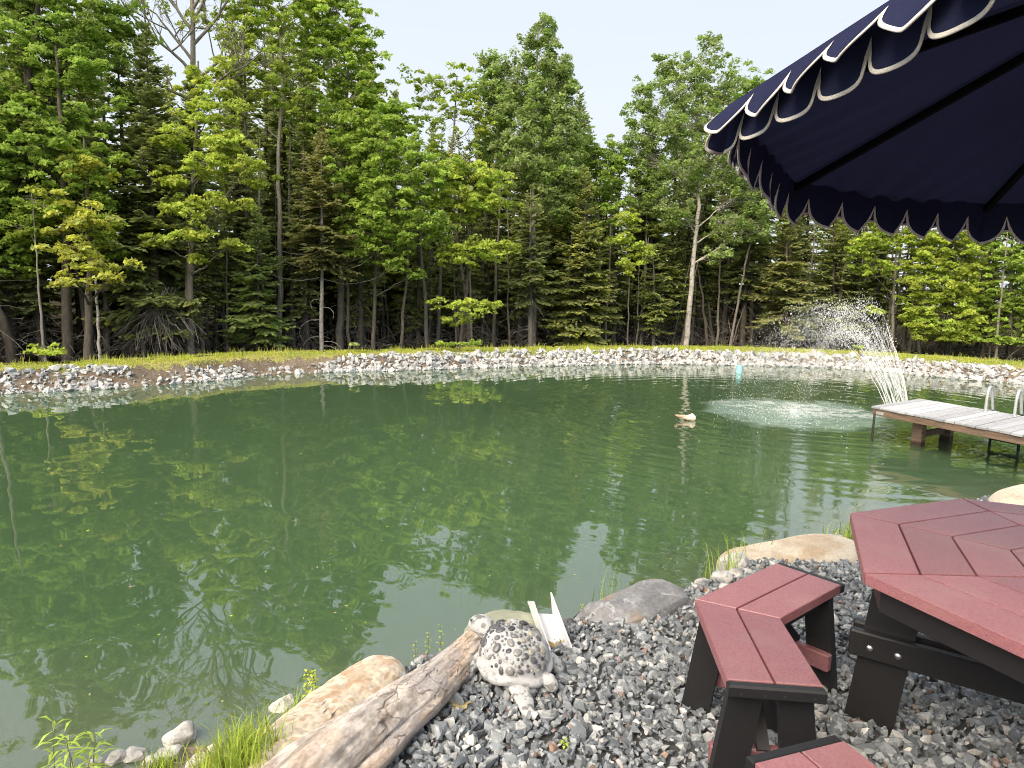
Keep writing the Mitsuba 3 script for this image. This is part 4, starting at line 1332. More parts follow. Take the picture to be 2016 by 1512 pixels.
broad('maple_tree', 'young maple with bright yellow leaves low on the left bank', 14.3, [(172, 709), (175, 600), (178, 500), (172, 380), (165, 260)], 0.12,
      [(160, 440, 60, 36, -0.7), (140, 490, 52, 26, -0.8), (205, 520, 50, 20, -0.8), (150, 560, 50, 16, -0.8), (225, 545, 34, 12, -0.9), (120, 400, 40, 30, -0.4), (175, 330, 50, 40, -0.2)], L_(4.9), 105, bark=0.22, dens=1.15, size=0.064)
broad('birch_tree', 'slender white stemmed birch with few leaves beside the yellow maple', 14.25, [(196, 708), (194, 650), (190, 580), (186, 500), (182, 400)], 0.042, [(190, 470, 36, 26, 0.1), (215, 430, 40, 26, 0.2)], L_(0.6), 106, bark=0.75, size=0.055)
conifer('tall old spruce with drooping dead lower branches on the left', 15.6, 312, 40, 107, 330, base_px=285, cb=0.13, tone=L_(6.3), dead=60, r0=0.14, droop=0.42, per_w=6, step=0.24)
conifer('second dark spruce close behind the old spruce on the left', 16.6, 372, 120, 108, 210, cb=0.26, tone=L_(6.2), dead=46, r0=0.11, droop=0.35)
broad('maple_tree', 'layered maple hanging bright yellow green leaves over the old spruce', 15.4, [(378, 700), (374, 600), (378, 420), (385, 260), (390, 120)], 0.10,
      [(420, 220, 62, 42, -0.6), (455, 285, 60, 36, -0.7), (490, 340, 52, 30, -0.8), (400, 330, 60, 36, -0.6), (365, 400, 60, 28, -0.7), (440, 400, 50, 22, -0.7), (380, 455, 52, 18, -0.8), (350, 270, 50, 30, -0.4), (330, 350, 40, 22, -0.5), (400, 150, 50, 40, -0.2), (300, 470, 40, 16, -0.5), (455, 480, 40, 14, -0.4), (390, 510, 30, 10, -0.5)], L_(0.35), 109, bark=0.3, dens=1.0)
# the tall thinly leaved tree with bare limbs against the sky
t = thing('bare_tree', 'tall almost leafless grey tree with spreading bare limbs against the sky at upper left', 'tree')
r = np.random.default_rng(110)
b, lf = MB(), MB()
Yb = 17.0 * FAR_K
tp = catmull(np.array([aty(px, py, Yb) for px, py in ((372, 705), (374, 560), (376, 400), (378, 240), (380, 100), (378, -20), (380, -90))]), 6)
tp[0, 2] = float(ground_z(tp[0, 0], tp[0, 1])) - 0.05
b.tube(tp, np.linspace(0.17, 0.04, len(tp)), 8, 0.50)
put(t, 'trunk', b.ply('m_bark', True))
lb = MB()


def fork(p, d, l, rad, depth):
    n = 6
    pts = [p]
    for k in range(n):
        d = unit(d + r.normal(0, 0.10, 3) + [0, 0, 0.06])
        pts.append(pts[-1] + d * l / n)
    pts = np.array(pts)
    lb.tube(pts, np.linspace(rad, rad * 0.45, n + 1), 5 if depth < 2 else 3, 0.48)
    if depth >= 3:
        if r.random() < 0.4:
            leaf_sprays(lf, r, pts[-1:], np.array([0.13]), 12, 0.05, np.array([L_(0.6)]), 0.4)
        return
    for k in range(5 if depth < 2 else 4):
        q = r.integers(2, n + 1)
        fork(pts[q], unit(d + r.normal(0, 0.55, 3) * [1, 0.7, 0.6]), l * r.uniform(0.42, 0.66), rad * 0.5, depth + 1)


for px, py, dx, dz, l in ((378, 160, 0.75, 0.65, 2.3), (379, 145, -0.8, 0.6, 1.9), (379, 90, 0.7, 0.75, 2.0), (379, 60, -0.7, 0.75, 1.8), (378, 20, 0.5, 0.85, 1.6), (379, 0, -0.45, 0.9, 1.6), (379, 200, -0.85, 0.45, 1.5), (379, 185, 0.9, 0.35, 1.7), (379, 120, -0.6, 0.8, 1.6), (379, 40, 0.6, 0.8, 1.5), (379, -20, 0.3, 0.95, 1.4)):
    fork(aty(px, py, Yb), unit(np.array([dx, r.uniform(-0.4, 0.4), dz])), l * FAR_K, 0.055, 0)
put(t, 'limbs', lb.ply('m_bark', True))
put(t, 'leaves', lf.ply('m_leaf'))

conifer('small yellowish green fir with tiers of branches near the grass', 16.6, 508, 410, 111, 175, cb=0.16, tone=L_(4.1), dead=12, step=0.20, droop=0.30, tip=(1.0, 0.2))
broad('maple_tree', 'tall light green tree with thin forked trunks left of the centre top', 17.6, [(548, 696), (552, 500), (548, 300), (556, 160), (545, 20)], 0.11,
      [(500, 110, 70, 60, 0), (560, 60, 60, 60, 0.2), (470, 40, 60, 50, 0.2), (530, 180, 60, 50, 0), (600, 150, 50, 60, 0.1), (490, 0, 70, 50, 0), (450, 190, 45, 40, 0.3), (590, 10, 50, 50, 0.2)], L_(0.7), 112, bark=0.48, dens=0.62, size=0.06)
broad('maple_tree', 'tall dense bright green tree left of the sky gap at top centre', 18.4, [(668, 694), (672, 520), (676, 320), (684, 160), (690, 40)], 0.14,
      [(690, 70, 68, 52, 0), (650, 140, 66, 60, -0.2), (720, 170, 55, 70, 0), (680, 240, 80, 60, -0.2), (620, 60, 50, 60, 0.2), (640, 10, 60, 50, 0.2), (745, 260, 40, 50, 0.1), (620, 250, 50, 50, 0.1), (660, -40, 60, 50, 0.3)], L_(1.35), 113, bark=0.35, dens=1.15)
conifer('brown tinged fir with a pale bare lower trunk and curling dead branches', 17.3, 634, 250, 114, 230, cb=0.42, tone=L_(7.2), bark=0.70, dead=0, r0=0.075, droop=0.22, tip=(0.5, 0.1))
t = 'fir_tree_003'
r = np.random.default_rng(115)
for i, (py, l, c_) in enumerate(((682, 0.75, 0.55), (672, 0.9, 0.6), (664, -0.8, 0.55), (630, -0.95, 0.85), (606, 0.6, 0.7), (590, -0.5, 0.6), (548, 1.5, -0.12), (545, -1.3, -0.08), (522, 1.3, -0.22), (522, -1.0, -0.25), (505, 1.2, -0.02), (494, -1.1, 0.05), (480, 0.8, 0.2))):
    o = aty(634, py, 17.3 * FAR_K); l = l * FAR_K
    ts = np.linspace(0, 1, 14)[:, None]
    dx = np.array([math.copysign(1, l), r.uniform(-0.5, 0.3), 0]); dx = dx / abs(dx[0])
    if c_ > 0.3:
        ang = ts * (1.2 + c_ * r.uniform(0.7, 1.7))
        pts = o + dx * abs(l) * 0.55 * np.sin(ang) + np.array([0, 0, 1]) * (abs(l) * 0.42 * (np.cos(ang) - 1) + 0.12 * np.sin(ang))
    else:
        pts = o + dx * abs(l) * ts + np.array([0, 0, 1]) * (-0.35 * abs(l) * ts + (0.40 - c_ * 0.6) * abs(l) * ts ** 2.2)
    pts = pts + r.normal(0, 0.008, pts.shape)
    put(t, 'dead_branch', MB().tube(pts, np.linspace(0.016, 0.007, 14), 5, 0.62).ply('m_bark', True))
broad('maple_tree', 'green maple with spreading low boughs left of the image centre', 18.0, [(735, 694), (738, 560), (742, 420), (745, 300)], 0.075,
      [(760, 300, 80, 60, -0.5), (700, 350, 70, 50, -0.5), (800, 380, 80, 50, -0.8), (740, 430, 80, 42, -0.8), (840, 440, 62, 36, -0.9), (780, 470, 70, 30, -0.7), (700, 480, 50, 26, -0.6), (850, 340, 50, 40, -0.5), (780, 240, 50, 50, -0.2), (690, 290, 50, 40, -0.3), (770, 520, 40, 14, -0.6), (820, 540, 30, 10, -0.6)], L_(1.55), 116, bark=0.2, dens=1.2)
broad('ash_tree', 'airy thin leaved tree showing sky through its crown at centre', 20.2, [(860, 690), (868, 520), (872, 400), (890, 290), (900, 150)], 0.085,
      [(870, 160, 62, 40, 0), (920, 180, 40, 50, 0.2), (830, 180, 45, 45, 0), (880, 230, 60, 40, 0), (850, 290, 50, 40, 0.2), (940, 250, 40, 50, 0.2)], L_(0.75), 117, bark=0.35, dens=0.42, size=0.06)
broad('maple_tree', 'yellow green maple with a low lit bough in the centre of the forest edge', 18.6, [(905, 690), (915, 600), (925, 500), (935, 380), (940, 300)], 0.07,
      [(930, 350, 75, 40, -0.5), (960, 390, 60, 36, -0.7), (895, 400, 60, 36, -0.6), (950, 490, 68, 22, -1.1), (900, 500, 60, 20, -1.0), (990, 480, 34, 14, -1.1), (915, 600, 66, 17, -1.3), (900, 628, 40, 14, -1.2), (960, 600, 24, 8, -1.2), (900, 330, 40, 30, -0.3)], L_(0.55), 118, bark=0.15, dens=1.25)
broad('poplar_tree', 'tall grey green poplar standing against the sky right of centre', 20.8, [(1050, 690), (1052, 520), (1050, 380), (1052, 220), (1060, 60)], 0.13,
      [(1062, 90, 40, 46, 0), (1030, 150, 52, 50, 0), (1090, 160, 44, 56, 0), (1000, 200, 50, 50, 0.1), (1060, 220, 70, 52, -0.2), (1020, 280, 68, 50, -0.2), (1090, 290, 56, 60, 0), (980, 290, 40, 60, 0.2), (1050, 340, 70, 46, -0.2), (1075, 50, 22, 24, 0), (985, 140, 30, 34, 0.2), (1115, 220, 28, 40, 0.1), (972, 190, 40, 56, 0.1), (1108, 150, 32, 40, 0.1), (1125, 270, 34, 50, 0.1), (1130, 340, 36, 40, 0.1), (962, 130, 18, 26, 0.1), (1100, 360, 50, 40, 0), (1085, 400, 60, 24, -0.3)], L_(3.4), 119, bark=0.60, dens=1.2, size=0.06, flat=0.6)
conifer('narrow dark fir with a grey double trunk at the grass right of centre', 19.6, 1044, 370, 120, 155, cb=0.36, tone=L_(6.4), bark=0.34, dead=26, r0=0.10)
conifer('dense dark fir with boughs to the ground left of the tall birch', 20.4, 1150, 330, 121, 205, cb=0.08, tone=L_(6.6), dead=10, tip=(0.7, 0.1), step=0.22)
conifer('pointed dark spruce top in the dip of the skyline', 23.5, 1142, 170, 122, 190, cb=0.2, tone=L_(6.2), dead=10)
broad('maple_tree', 'mid green broadleaf tree below the dip in the skyline', 22.0, [(1180, 688), (1180, 500), (1175, 380), (1170, 280)], 0.08, [(1170, 320, 56, 50, 0), (1130, 380, 50, 40, -0.2), (1200, 370, 46, 50, 0), (1160, 430, 60, 36, -0.3), (1140, 290, 36, 36, 0.2), (1215, 310, 26, 30, 0.2)], L_(1.9), 123, bark=0.25, dens=1.1)
broad('sapling', 'small sapling with pale yellow green leaves in front of dark firs', 21.0, [(1236, 686), (1238, 580), (1240, 480), (1244, 410)], 0.03, [(1240, 430, 28, 26, -0.3), (1225, 470, 30, 22, -0.4), (1258, 490, 28, 20, -0.4), (1240, 520, 24, 16, -0.4)], L_(0.45), 124, bark=0.3, dens=1.2, size=0.06)
conifer('tall dark blue green fir just left of the tall birch', 23.2, 1285, 200, 125, 190, cb=0.16, tone=L_(6.0), dead=14, step=0.22)
conifer('slim fir with thin pale stems at the foot of the tall birch', 22.0, 1285, 480, 126, 110, cb=0.25, tone=L_(5.9) + 0.06, dead=14, tip=(0.8, 0.1), bark=0.34)
broad('birch_tree', 'tall birch with a leaning white trunk and grey green crown beside the umbrella', 22.4, [(1350, 685), (1358, 600), (1368, 480), (1376, 390), (1372, 260), (1370, 120)], 0.125,
      [(1370, 130, 50, 36, 0), (1330, 180, 60, 50, 0), (1420, 180, 56, 56, 0), (1290, 250, 60, 56, 0.1), (1370, 250, 70, 56, -0.2), (1450, 260, 50, 66, 0.1), (1330, 330, 80, 50, -0.2), (1420, 340, 70, 50, 0), (1290, 390, 60, 40, 0), (1470, 380, 50, 50, 0), (1340, 420, 50, 30, -0.5), (1440, 440, 60, 36, 0), (1400, 90, 26, 22, 0), (1260, 310, 36, 36, 0.2), (1500, 450, 40, 36, 0), (1264, 205, 34, 46, 0.1), (1236, 290, 36, 40, 0.2), (1310, 130, 30, 30, 0.1), (1410, 500, 34, 18, -0.3)], L_(3.35), 127, bark=0.75, dens=0.9, size=0.06, flat=0.6)
broad('poplar_tree', 'green tree top rising behind the left corner of the umbrella', 24.8, [(1478, 688), (1478, 500), (1480, 300), (1482, 160)], 0.09, [(1482, 170, 30, 40, 0), (1470, 230, 46, 50, 0), (1500, 260, 50, 50, 0), (1520, 340, 50, 60, 0.2)], L_(2.6), 128, bark=0.3, dens=1.1, flat=0.5)
broad('birch_tree', 'thin leaning pale trunk right of the tall birch', 22.8, [(1436, 684), (1452, 600), (1470, 510), (1492, 425), (1510, 340)], 0.06, [(1515, 400, 50, 40, 0.2), (1530, 330, 50, 40, 0.2)], L_(2.2), 129, bark=0.34)
conifer('olive brown fir under the left edge of the umbrella', 22.6, 1548, 400, 130, 190, cb=0.22, tone=L_(7.0), dead=20, tip=(0.5, 0.1), bark=0.2)
conifer('dark fir behind the fountain spray', 23.6, 1640, 380, 131, 190, cb=0.12, tone=L_(6.5), dead=14)
broad('maple_tree', 'sparse light green maple with two forked grey trunks right of the fountain', 22.4, [(1756, 694), (1758, 620), (1762, 540), (1768, 450), (1772, 380)], 0.075,
      [(1720, 470, 46, 28, -0.4), (1690, 490, 34, 18, -0.5), (1800, 460, 46, 30, -0.2), (1740, 520, 50, 16, -0.5), (1700, 530, 26, 12, -0.4), (1800, 530, 40, 18, -0.3), (1760, 410, 60, 40, 0), (1690, 420, 50, 30, 0), (1780, 590, 26, 9, -0.4), (1725, 612, 40, 9, -0.6)], L_(0.7), 132, bark=0.42, dens=0.85, size=0.072)
t = 'maple_tree_010' if False else None
broad('maple_tree', 'dense glowing yellow green maple with leaves to the ground at right', 21.8, [(1868, 700), (1868, 620), (1866, 520), (1868, 400), (1870, 330)], 0.08,
      [(1870, 480, 56, 50, -0.3), (1840, 560, 60, 46, -0.5), (1900, 570, 56, 46, -0.4), (1860, 630, 74, 34, -0.6), (1900, 660, 50, 26, -0.5), (1810, 620, 40, 40, -0.4), (1880, 400, 60, 50, 0), (1820, 490, 46, 46, -0.2), (1920, 500, 36, 50, 0), (1835, 680, 46, 14, -0.5)], L_(0.45), 133, bark=0.2, dens=1.35)
broad('maple_tree', 'bushy mid green tree at the right edge beyond the bright maple', 20.8, [(1990, 708), (1990, 620), (1992, 500), (1995, 380)], 0.09,
      [(1985, 520, 50, 60, 0), (1960, 600, 46, 50, 0.2), (2020, 600, 50, 70, -0.2), (1990, 670, 56, 36, -0.2), (1995, 430, 60, 50, 0.2), (2060, 480, 60, 90, 0)], L_(1.6), 134, bark=0.2, dens=1.3)
broad('shrub', 'small bright green maple seedling bush at the foot of the pale sapling', 13.55, [(84, 712), (84, 690), (86, 672)], 0.012, [(84, 688, 28, 14, 0), (60, 698, 16, 8, 0), (108, 694, 18, 10, 0)], L_(0.5), 135, bark=0.3, dens=7, size=0.045, rc=(0.06, 0.11), m=22)
broad('shrub', 'low leafy shrub on the grass edge below the central low bough', 18.7, [(905, 690), (905, 680), (907, 672)], 0.01, [(880, 682, 30, 7, 0), (915, 678, 26, 6, 0), (935, 672, 14, 5, 0)], L_(1.2), 136, bark=0.3, dens=6, size=0.05, rc=(0.07, 0.12), m=20)
broad('shrub', 'little grey green shrub beside the grass left of centre', 17.6, [(698, 694), (698, 684), (698, 676)], 0.01, [(698, 684, 12, 9, 0)], L_(3.9), 137, bark=0.3, dens=14, size=0.03, rc=(0.05, 0.08), m=26)
broad('shrub', 'small pale leafed plant on the far bank under the fountain arc', 21.6, [(1690, 700), (1690, 694), (1690, 688)], 0.008, [(1690, 692, 9, 8, 0)], L_(0.6), 138, bark=0.3, dens=14, size=0.04, rc=(0.06, 0.1), m=20)

# --- trees behind: dark firs in several rows, sizes kept under the photo's skyline
TREELINE = np.array([(-16, 4), (-13.5, 8), (-11.5, 11), (-9.8, 13.0), (-9.1, 14.4), (-7.3, 16.1), (-5, 17.5), (-3, 18.8), (0.5, 20.4), (6, 23), (9.4, 23.5), (12.9, 23.0), (14.4, 21.4), (15.2, 19.4), (17.5, 15)]) * FAR_K
tld = np.r_[0, np.cumsum(np.linalg.norm(np.diff(TREELINE, axis=0), axis=1))]
tln = unit(np.gradient(TREELINE, axis=0)); tln = np.stack([-tln[:, 1], tln[:, 0]], 1)
SKYX = [-400, 0, 200, 280, 340, 420, 450, 560, 700, 760, 800, 930, 960, 1080, 1110, 1150, 1180, 1215, 1250, 1300, 1400, 1500, 1700, 1850, 2016, 2600]
SKYY = [-100, -60, -10, 70, 120, 130, 60, 10, 70, 130, 215, 245, 160, 160, 180, 230, 290, 290, 240, 180, 150, 180, 260, 330, 380, 380]
VAR = [conifer_mesh(200 + k, 9.0, rb, cb, tone=L_(tone), dead=dd, per_w=6, step=0.30) for k, (rb, cb, tone, dd) in enumerate([(1.25, 0.22, 6.2, 40), (1.0, 0.17, 6.5, 40), (1.25, 0.14, 5.6, 30), (0.95, 0.28, 6.8, 46), (1.3, 0.10, 6.2, 6), (1.1, 0.06, 6.4, 6), (1.5, 0.05, 6.1, 4)])]
VARP = [(a.ply('m_bark', True), b_.ply('m_leaf')) for a, b_ in VAR]
r = np.random.default_rng(300)
rows = [(1.0, 2.5, (0, 1, 3)), (2.4, 2.0, (0, 1, 2, 3)), (4.2, 2.0, (0, 1, 2, 3)), (6.2, 2.1, (0, 2, 4)), (8.6, 1.8, (4, 5, 2)), (11.2, 1.6, (4, 5, 6)), (13.6, 1.6, (5, 6)), (16.0, 1.7, (5, 6))]
for off, stepd, kinds in rows:
    s = r.uniform(0, 1)
    while s < tld[-1]:
        q = np.array([np.interp(s, tld, TREELINE[:, k]) for k in (0, 1)]) + np.array([np.interp(s, tld, tln[:, k]) for k in (0, 1)]) * (off + r.uniform(-0.6, 0.6))
        s += stepd * r.uniform(0.7, 1.3)
        if math.hypot(*q) < 9:
            continue
        px = float(project([*q, 3.0])[0])
        cap = np.interp(px, SKYX, SKYY) + r.uniform(5, 170) * (0.4 if off > 4 else 1)
        top = EYE[2] + (aty(min(max(px, -100), 2100), cap, q[1])[2] - EYE[2])
        zf = float(ground_z(*q))
        h = float(np.clip(top - zf, 4.0, 16))
        v = kinds[r.integers(len(kinds))]
        w = float(np.clip(h / 9.0, 0.75, 1.35)) * r.uniform(0.85, 1.2)
        m = T().translate([q[0], q[1], zf - 0.03]).rotate([0, 0, 1], float(r.uniform(0, 360))).scale([w, w, h / 9.0])
        k = thing('background_fir', 'dark fir standing among many others deep inside the forest', 'tree', 'dark firs behind the forest edge')
        a, c = dict(VARP[v][0]), dict(VARP[v][1])
        a['to_world'] = m; c['to_world'] = m
        put(k, 'trunk', a); put(k, 'crown', c)

# --- thin grey trunks of the understory, some of them leaning
r = np.random.default_rng(320)
TV = []
for k in range(7):
    b = MB()
    hh_ = 7.0
    z = np.linspace(0, hh_, 12)
    p = np.c_[np.cumsum(r.normal(0, 0.03, 12)) + r.normal(0, 0.05) * z, np.cumsum(r.normal(0, 0.03, 12)), z]
    b.tube(p, np.linspace(0.075, 0.022, 12) * r.uniform(0.5, 1.25), 7, r.uniform(0.2, 0.46))
    for _ in range(18):
        i = r.integers(1, 11)
        a = r.uniform(0, 2 * np.pi); l = r.uniform(0.15, 0.9)
        ts = np.linspace(0, 1, 5)[:, None]
        d = np.array([math.cos(a), math.sin(a), 0])
        q = p[i] + d * l * ts + np.array([0, 0, 1]) * (r.uniform(-0.2, 0.3) * l * ts - r.uniform(0, 0.6) * l * ts ** 2)
        b.tube(q, np.linspace(0.009, 0.003, 5), 3, 0.38)
    TV.append(b.ply('m_bark', True))
for k in range(120):
    s = r.uniform(6, tld[-1] - 3)
    off = r.choice([r.uniform(-0.3, 1.5), r.uniform(0.8, 6)])
    q = np.array([np.interp(s, tld, TREELINE[:, j]) for j in (0, 1)]) + np.array([np.interp(s, tld, tln[:, j]) for j in (0, 1)]) * off
    if math.hypot(*q) < 9 or seg_dist(q[:1], q[1:2], FARL)[0] < 1.3:
        continue
    m = T().translate([q[0], q[1], float(ground_z(*q)) - 0.05]).rotate([0, 0, 1], float(r.uniform(0, 360))).rotate([0, 1, 0], float(r.normal(0, 4))).scale([1, 1, float(r.uniform(0.55, 1.1))])
    key = thing('thin_tree', 'thin grey bare trunk in the shade of the forest edge', 'tree', 'thin bare trunks along the forest edge')
    scene[key] = {**TV[r.integers(len(TV))], 'to_world': m}

# --- tangled dead twigs and low greenery at the forest edge
r = np.random.default_rng(330)
b = MB()
for k in range(2600):
    s = r.uniform(6, tld[-1] - 3)
    off = r.uniform(0.2, 3.5)
    q = np.array([np.interp(s, tld, TREELINE[:, j]) for j in (0, 1)]) + np.array([np.interp(s, tld, tln[:, j]) for j in (0, 1)]) * off
    z0 = 0.15 + abs(r.normal(0, 0.6))
    d = unit(r.normal(size=3) * [1, 0.7, 0.55])
    l = r.uniform(0.3, 1.3)
    ts = np.linspace(0, 1, 5)[:, None]
    pts = np.array([q[0], q[1], z0 + float(ground_z(*q))]) + d * l * ts + np.array([0, 0, 1]) * r.uniform(-0.5, 0.3) * l * ts ** 2 + np.cumsum(r.normal(0, 0.02, (5, 3)), 0)
    b.tube(pts, np.linspace(0.008, 0.003, 5) * r.uniform(0.7, 1.6), 3, r.uniform(0.35, 0.66))
for k in range(110):      # the heap of drooping dead boughs under the old spruce
    top = aty(r.uniform(270, 345), r.uniform(560, 640), (15.3 + r.uniform(-0.4, 0.5)) * FAR_K)
    end = aty(r.choice([r.uniform(225, 300), r.uniform(320, 400)]), r.uniform(655, 705), (15.0 + r.uniform(-0.4, 0.5)) * FAR_K)
    ts = np.linspace(0, 1, 7)[:, None]
    pts = top + (end - top) * ts + np.array([0, 0, 1]) * (0.6 * np.sin(ts * 3.0) * r.uniform(-0.3, 1)) + np.cumsum(r.normal(0, 0.05, (7, 3)), 0)
    b.tube(pts, np.linspace(0.014, 0.005, 7) * r.uniform(0.6, 1.3), 3, r.uniform(0.4, 0.62))
scene['brush'] = b.ply('m_bark', True)
tag('brush', 'tangle of grey dead twigs and boughs on the forest floor', 'brush', kind='stuff'); _used['brush'] = 0
lf = MB()
n = 700
s = r.uniform(7, tld[-1] - 2, n)
off = r.uniform(-4.2, 2.2, n)
q = np.stack([np.interp(s, tld, TREELINE[:, j]) + np.interp(s, tld, tln[:, j]) * off for j in (0, 1)], 1)
C = np.c_[q, ground_z(q[:, 0], q[:, 1]) + r.uniform(0.03, 0.20, n)]
leaf_sprays(lf, r, C, r.uniform(0.06, 0.16, n), 14, 0.035, r.choice([L_(1.2), L_(2), L_(3)], n), 0.5)
n = 5000
s = r.uniform(7, tld[-1] - 2, n); off = r.uniform(-4.5, 0.8, n)
q = np.stack([np.interp(s, tld, TREELINE[:, j]) + np.interp(s, tld, tln[:, j]) * off for j in (0, 1)], 1)
g = blades(np.c_[q, ground_z(q[:, 0], q[:, 1])], r.uniform(0.05, 0.15, n), np.full(n, 0.006), r, r.choice([L_(1.0), L_(2), L_(0.3)], n))
for a, f_, t_ in zip(g.v, g.f, g.t):
    lf.v.append(a); lf.f.append(f_ + lf.n); lf.t.append(t_); lf.n += len(a)
scene['undergrowth'] = lf.ply('m_leaf')
tag('undergrowth', 'low green undergrowth where the grass meets the forest', 'undergrowth', kind='stuff'); _used['undergrowth'] = 0

# ------------------------------------------------------------------ path lights and near plants
for px, py, lab in ((478, 702, 'leftmost small dark garden light on the far grass strip'), (788, 690, 'small garden light on the far grass left of centre'), (1074, 688, 'small garden light on the far grass right of centre')):
    k = thing('garden_light', lab, 'light')
    p = atz(px, py, 0.37)
    b = MB().tube([p + [0, 0, -0.1], p + [0, 0, 0.13]], 0.008, 6)
    put(k, 'stake', b.ply('m_dark_metal'))
    b = MB().tube([p + [0, 0, 0.13], p + [0, 0, 0.165], p + [0, 0, 0.17], p + [0, 0, 0.19]], [0.02, 0.02, 0.045, 0.03], 10, cap=True)
    put(k, 'lamp_head', b.ply('m_dark_metal'))


def clump(name, label, cat, P, hgt, wid, n, spread, u, seed, lean=0.6, seg=4):
    r = np.random.default_rng(seed)
    q = np.c_[P[0] + r.normal(0, spread, n), P[1] + r.normal(0, spread, n)]
    z = np.maximum(ground_z(q[:, 0], q[:, 1]), 0.0) - 0.01
    k = thing(name, label, cat)
    scene[k] = blades(np.c_[q, z], hgt * r.uniform(0.45, 1.15, n), np.full(n, wid), r, np.clip(u + r.normal(0, 0.06, n), 0, 1), lean, seg).ply('m_leaf')
    return k


clump('reeds', 'dark green upright reeds in the water behind the slate boulder', 'reed', atz(1195, 1190, 0.0), 0.27, 0.0035, 16, 0.055, L_(2.4), 401, 0.22)
clump('grass_clump', 'thin grass growing by the pale rocks behind the bench', 'grass', (1.27, 3.86), 0.30, 0.003, 46, 0.055, L_(0.9), 402, 0.75)
clump('grass_clump', 'wispy grass leaning over the water left of the smooth pale boulder', 'grass', (1.50, 4.22), 0.33, 0.003, 34, 0.07, L_(1.2), 403, 0.9)
clump('grass_clump', 'short green tuft of grass behind the corner of the table', 'grass', atz(1668, 1092, 0.30), 0.17, 0.005, 80, 0.065, L_(0.9), 404, 0.8)
clump('grass_clump', 'tall lush green grass at the bottom left beside the tan boulder', 'grass', on_ground(480, 1500), 0.17, 0.0032, 420, 0.058, L_(0.8), 405, 0.75)
clump('grass_clump', 'small green grass tuft between the pale rocks at bottom left', 'grass', on_ground(318, 1516), 0.10, 0.0028, 130, 0.035, L_(0.8), 406, 0.8)
clump('grass_clump', 'thin grass between the white rock and the tan boulder', 'grass', on_ground(590, 1412), 0.13, 0.0026, 90, 0.055, L_(1.0), 407, 0.8)
clump('grass_clump', 'yellowish grass tuft left of the lush grass at the bottom edge', 'grass', on_ground(408, 1508), 0.10, 0.0028, 130, 0.035, L_(5.0), 408, 0.8)


def weed(label, foot, hgt, n_stem, leaf_l, leaf_w, per_stem, u, seed, spread=0.03, lean=0.15):
    r = np.random.default_rng(seed)
    k = thing('weed', label, 'plant')
    st, lf = MB(), MB()
    for _ in range(n_stem):
        p0 = np.array([foot[0] + r.normal(0, spread), foot[1] + r.normal(0, spread), foot[2]])
        h_ = hgt * r.uniform(0.7, 1.05)
        p1 = p0 + [r.normal(0, lean) * h_, r.normal(0, lean) * h_, h_]
        pts = walk(r, p0, p1, 8, 0.02)
        st.tube(pts, np.linspace(0.003, 0.0012, 8), 5, 0.3)
        q = np.linspace(0.25, 1.0, per_stem)
        base = np.stack([np.interp(q, np.linspace(0, 1, 8), pts[:, j]) for j in range(3)], 1)
        a = np.arange(per_stem) * 2.4 + r.uniform(0, 6)
        d = unit(np.c_[np.cos(a), np.sin(a), r.uniform(-0.1, 0.6, per_stem)])
        l = leaf_l * (1.15 - 0.6 * q) * r.uniform(0.7, 1.2, per_stem)
        up_ = unit(np.cross(np.cross(d, [0, 0, 1.0]), d))
        side = np.cross(d, up_)
        mid = base + d * (l * 0.5)[:, None] + [0, 0, 0.004]
        tip_ = base + d * l[:, None] - np.array([0, 0, 1]) * (l * 0.28)[:, None]
        w = leaf_w
        vv = np.stack([base, mid - side * w, tip_, mid + side * w], 1).reshape(-1, 3)
        kk = np.arange(per_stem)[:, None] * 4
        lf.add(vv, np.vstack([kk + [0, 1, 3], kk + [1, 2, 3]]), np.repeat(np.stack([np.full(per_stem, u), r.uniform(0.4, 1, per_stem)], 1), 4, axis=0))
    put(k, 'stem', st.ply('m_bark', True)); put(k, 'leaves', lf.ply('m_leaf'))


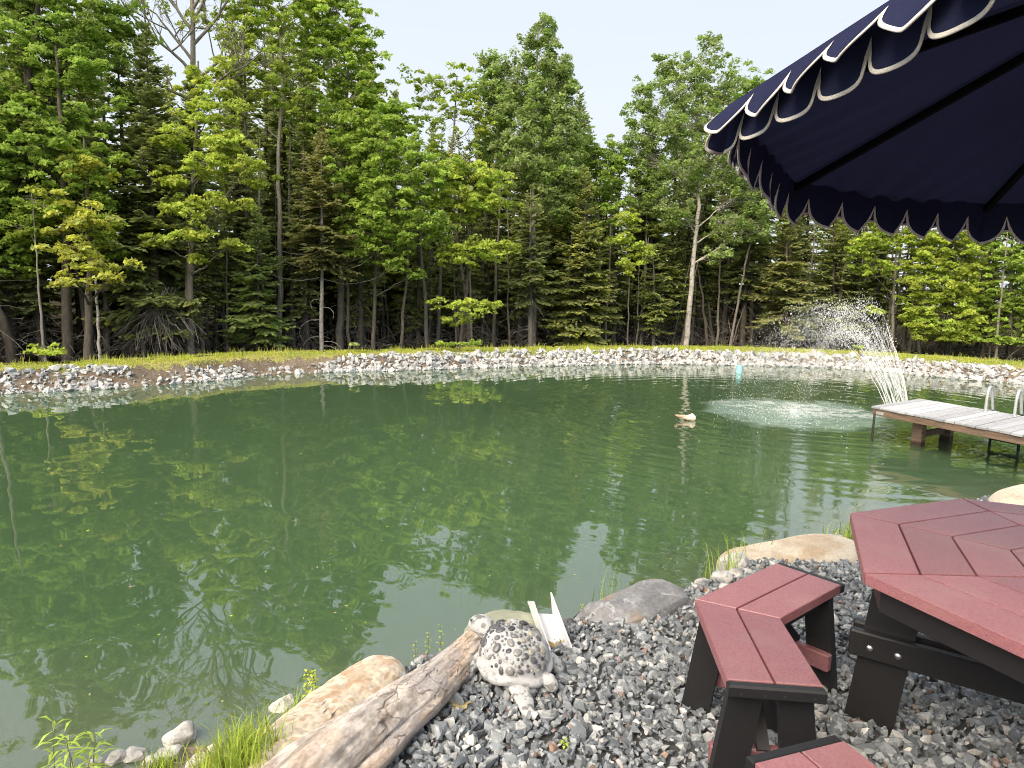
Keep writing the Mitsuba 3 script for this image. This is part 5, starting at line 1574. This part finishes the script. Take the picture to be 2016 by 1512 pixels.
weed('tall narrow leaved weed in front of the water at the bottom left corner', on_ground(140, 1545), 0.24, 5, 0.13, 0.006, 13, L_(1.2), 421, 0.05)
weed('upright yellow green weed behind the tan boulder', on_ground(606, 1392), 0.20, 3, 0.04, 0.008, 18, L_(0.3), 422, 0.025, 0.1)
weed('thin green weed standing in the water behind the log', atz(812, 1330, 0.02), 0.17, 1, 0.03, 0.005, 12, L_(1.6), 423, 0.01, 0.05)
weed('pair of thin leafy weeds in the water left of the turtle', atz(862, 1300, 0.02), 0.19, 2, 0.035, 0.005, 12, L_(1.4), 424, 0.03, 0.06)
weed('tiny weed at the left end of the slate boulder', atz(1140, 1212, 0.05), 0.10, 1, 0.03, 0.006, 9, L_(0.9), 425, 0.01, 0.05)
weed('small green weed growing out of the gravel at the bottom centre', atz(1112, 1478, 0.39), 0.055, 1, 0.035, 0.006, 8, L_(0.8), 426, 0.005, 0.2)
r = np.random.default_rng(440)
for px, py, lab in ((452, 1490, 'curled brown oak leaf in the grass at bottom left'), (905, 1390, 'dry pinkish leaf on the gravel left of the turtle'), (1092, 1268, 'dry brown leaf at the foot of the white channel')):
    k = thing('dead_leaf', lab, 'leaf')
    p = atz(px, py, 0.40 if px > 600 else 0.27)
    b = MB()
    a = np.linspace(0, 2 * np.pi, 25)[:-1]
    rr2 = 0.026 * (1 + 0.30 * np.sin(5 * a) + 0.1 * r.normal(size=24)) * (1 + 0.5 * np.cos(a) ** 2)
    v = np.c_[rr2 * np.cos(a), rr2 * np.sin(a) * 0.7, 0.010 * np.cos(2 * a) + 0.006]
    b.add(np.vstack([v + p, [p]]), [(24, i, (i + 1) % 24) for i in range(24)], (L_(8.2), 0.9))
    scene[k] = b.ply('m_leaf', True)

# pollen and bits floating on the pond
r = np.random.default_rng(460)
b = MB()
for k in range(150):
    px, py = r.uniform(60, 1500), r.uniform(850, 1400)
    p = atz(px, py, 0.0)
    if terrain(p[:1], p[1:2])[1][0] > -0.1:
        continue
    a = np.linspace(0, 2 * np.pi, 7)[:-1] + r.uniform(0, 6)
    s_ = r.uniform(0.002, 0.006) * (1 + 0.12 * p[1])
    b.add(np.c_[p[0] + s_ * np.cos(a) * r.uniform(0.5, 1.4), p[1] + s_ * np.sin(a), np.full(6, 0.004)], [(0, 1, 2), (0, 2, 3), (0, 3, 4), (0, 4, 5)], (r.choice([1.0, L_(0.2), L_(8.3)]), r.random()))
scene['floating_debris'] = b.ply('m_leaf')
tag('floating_debris', 'small pale petals and bits of leaf floating on the pond', 'debris', kind='stuff')
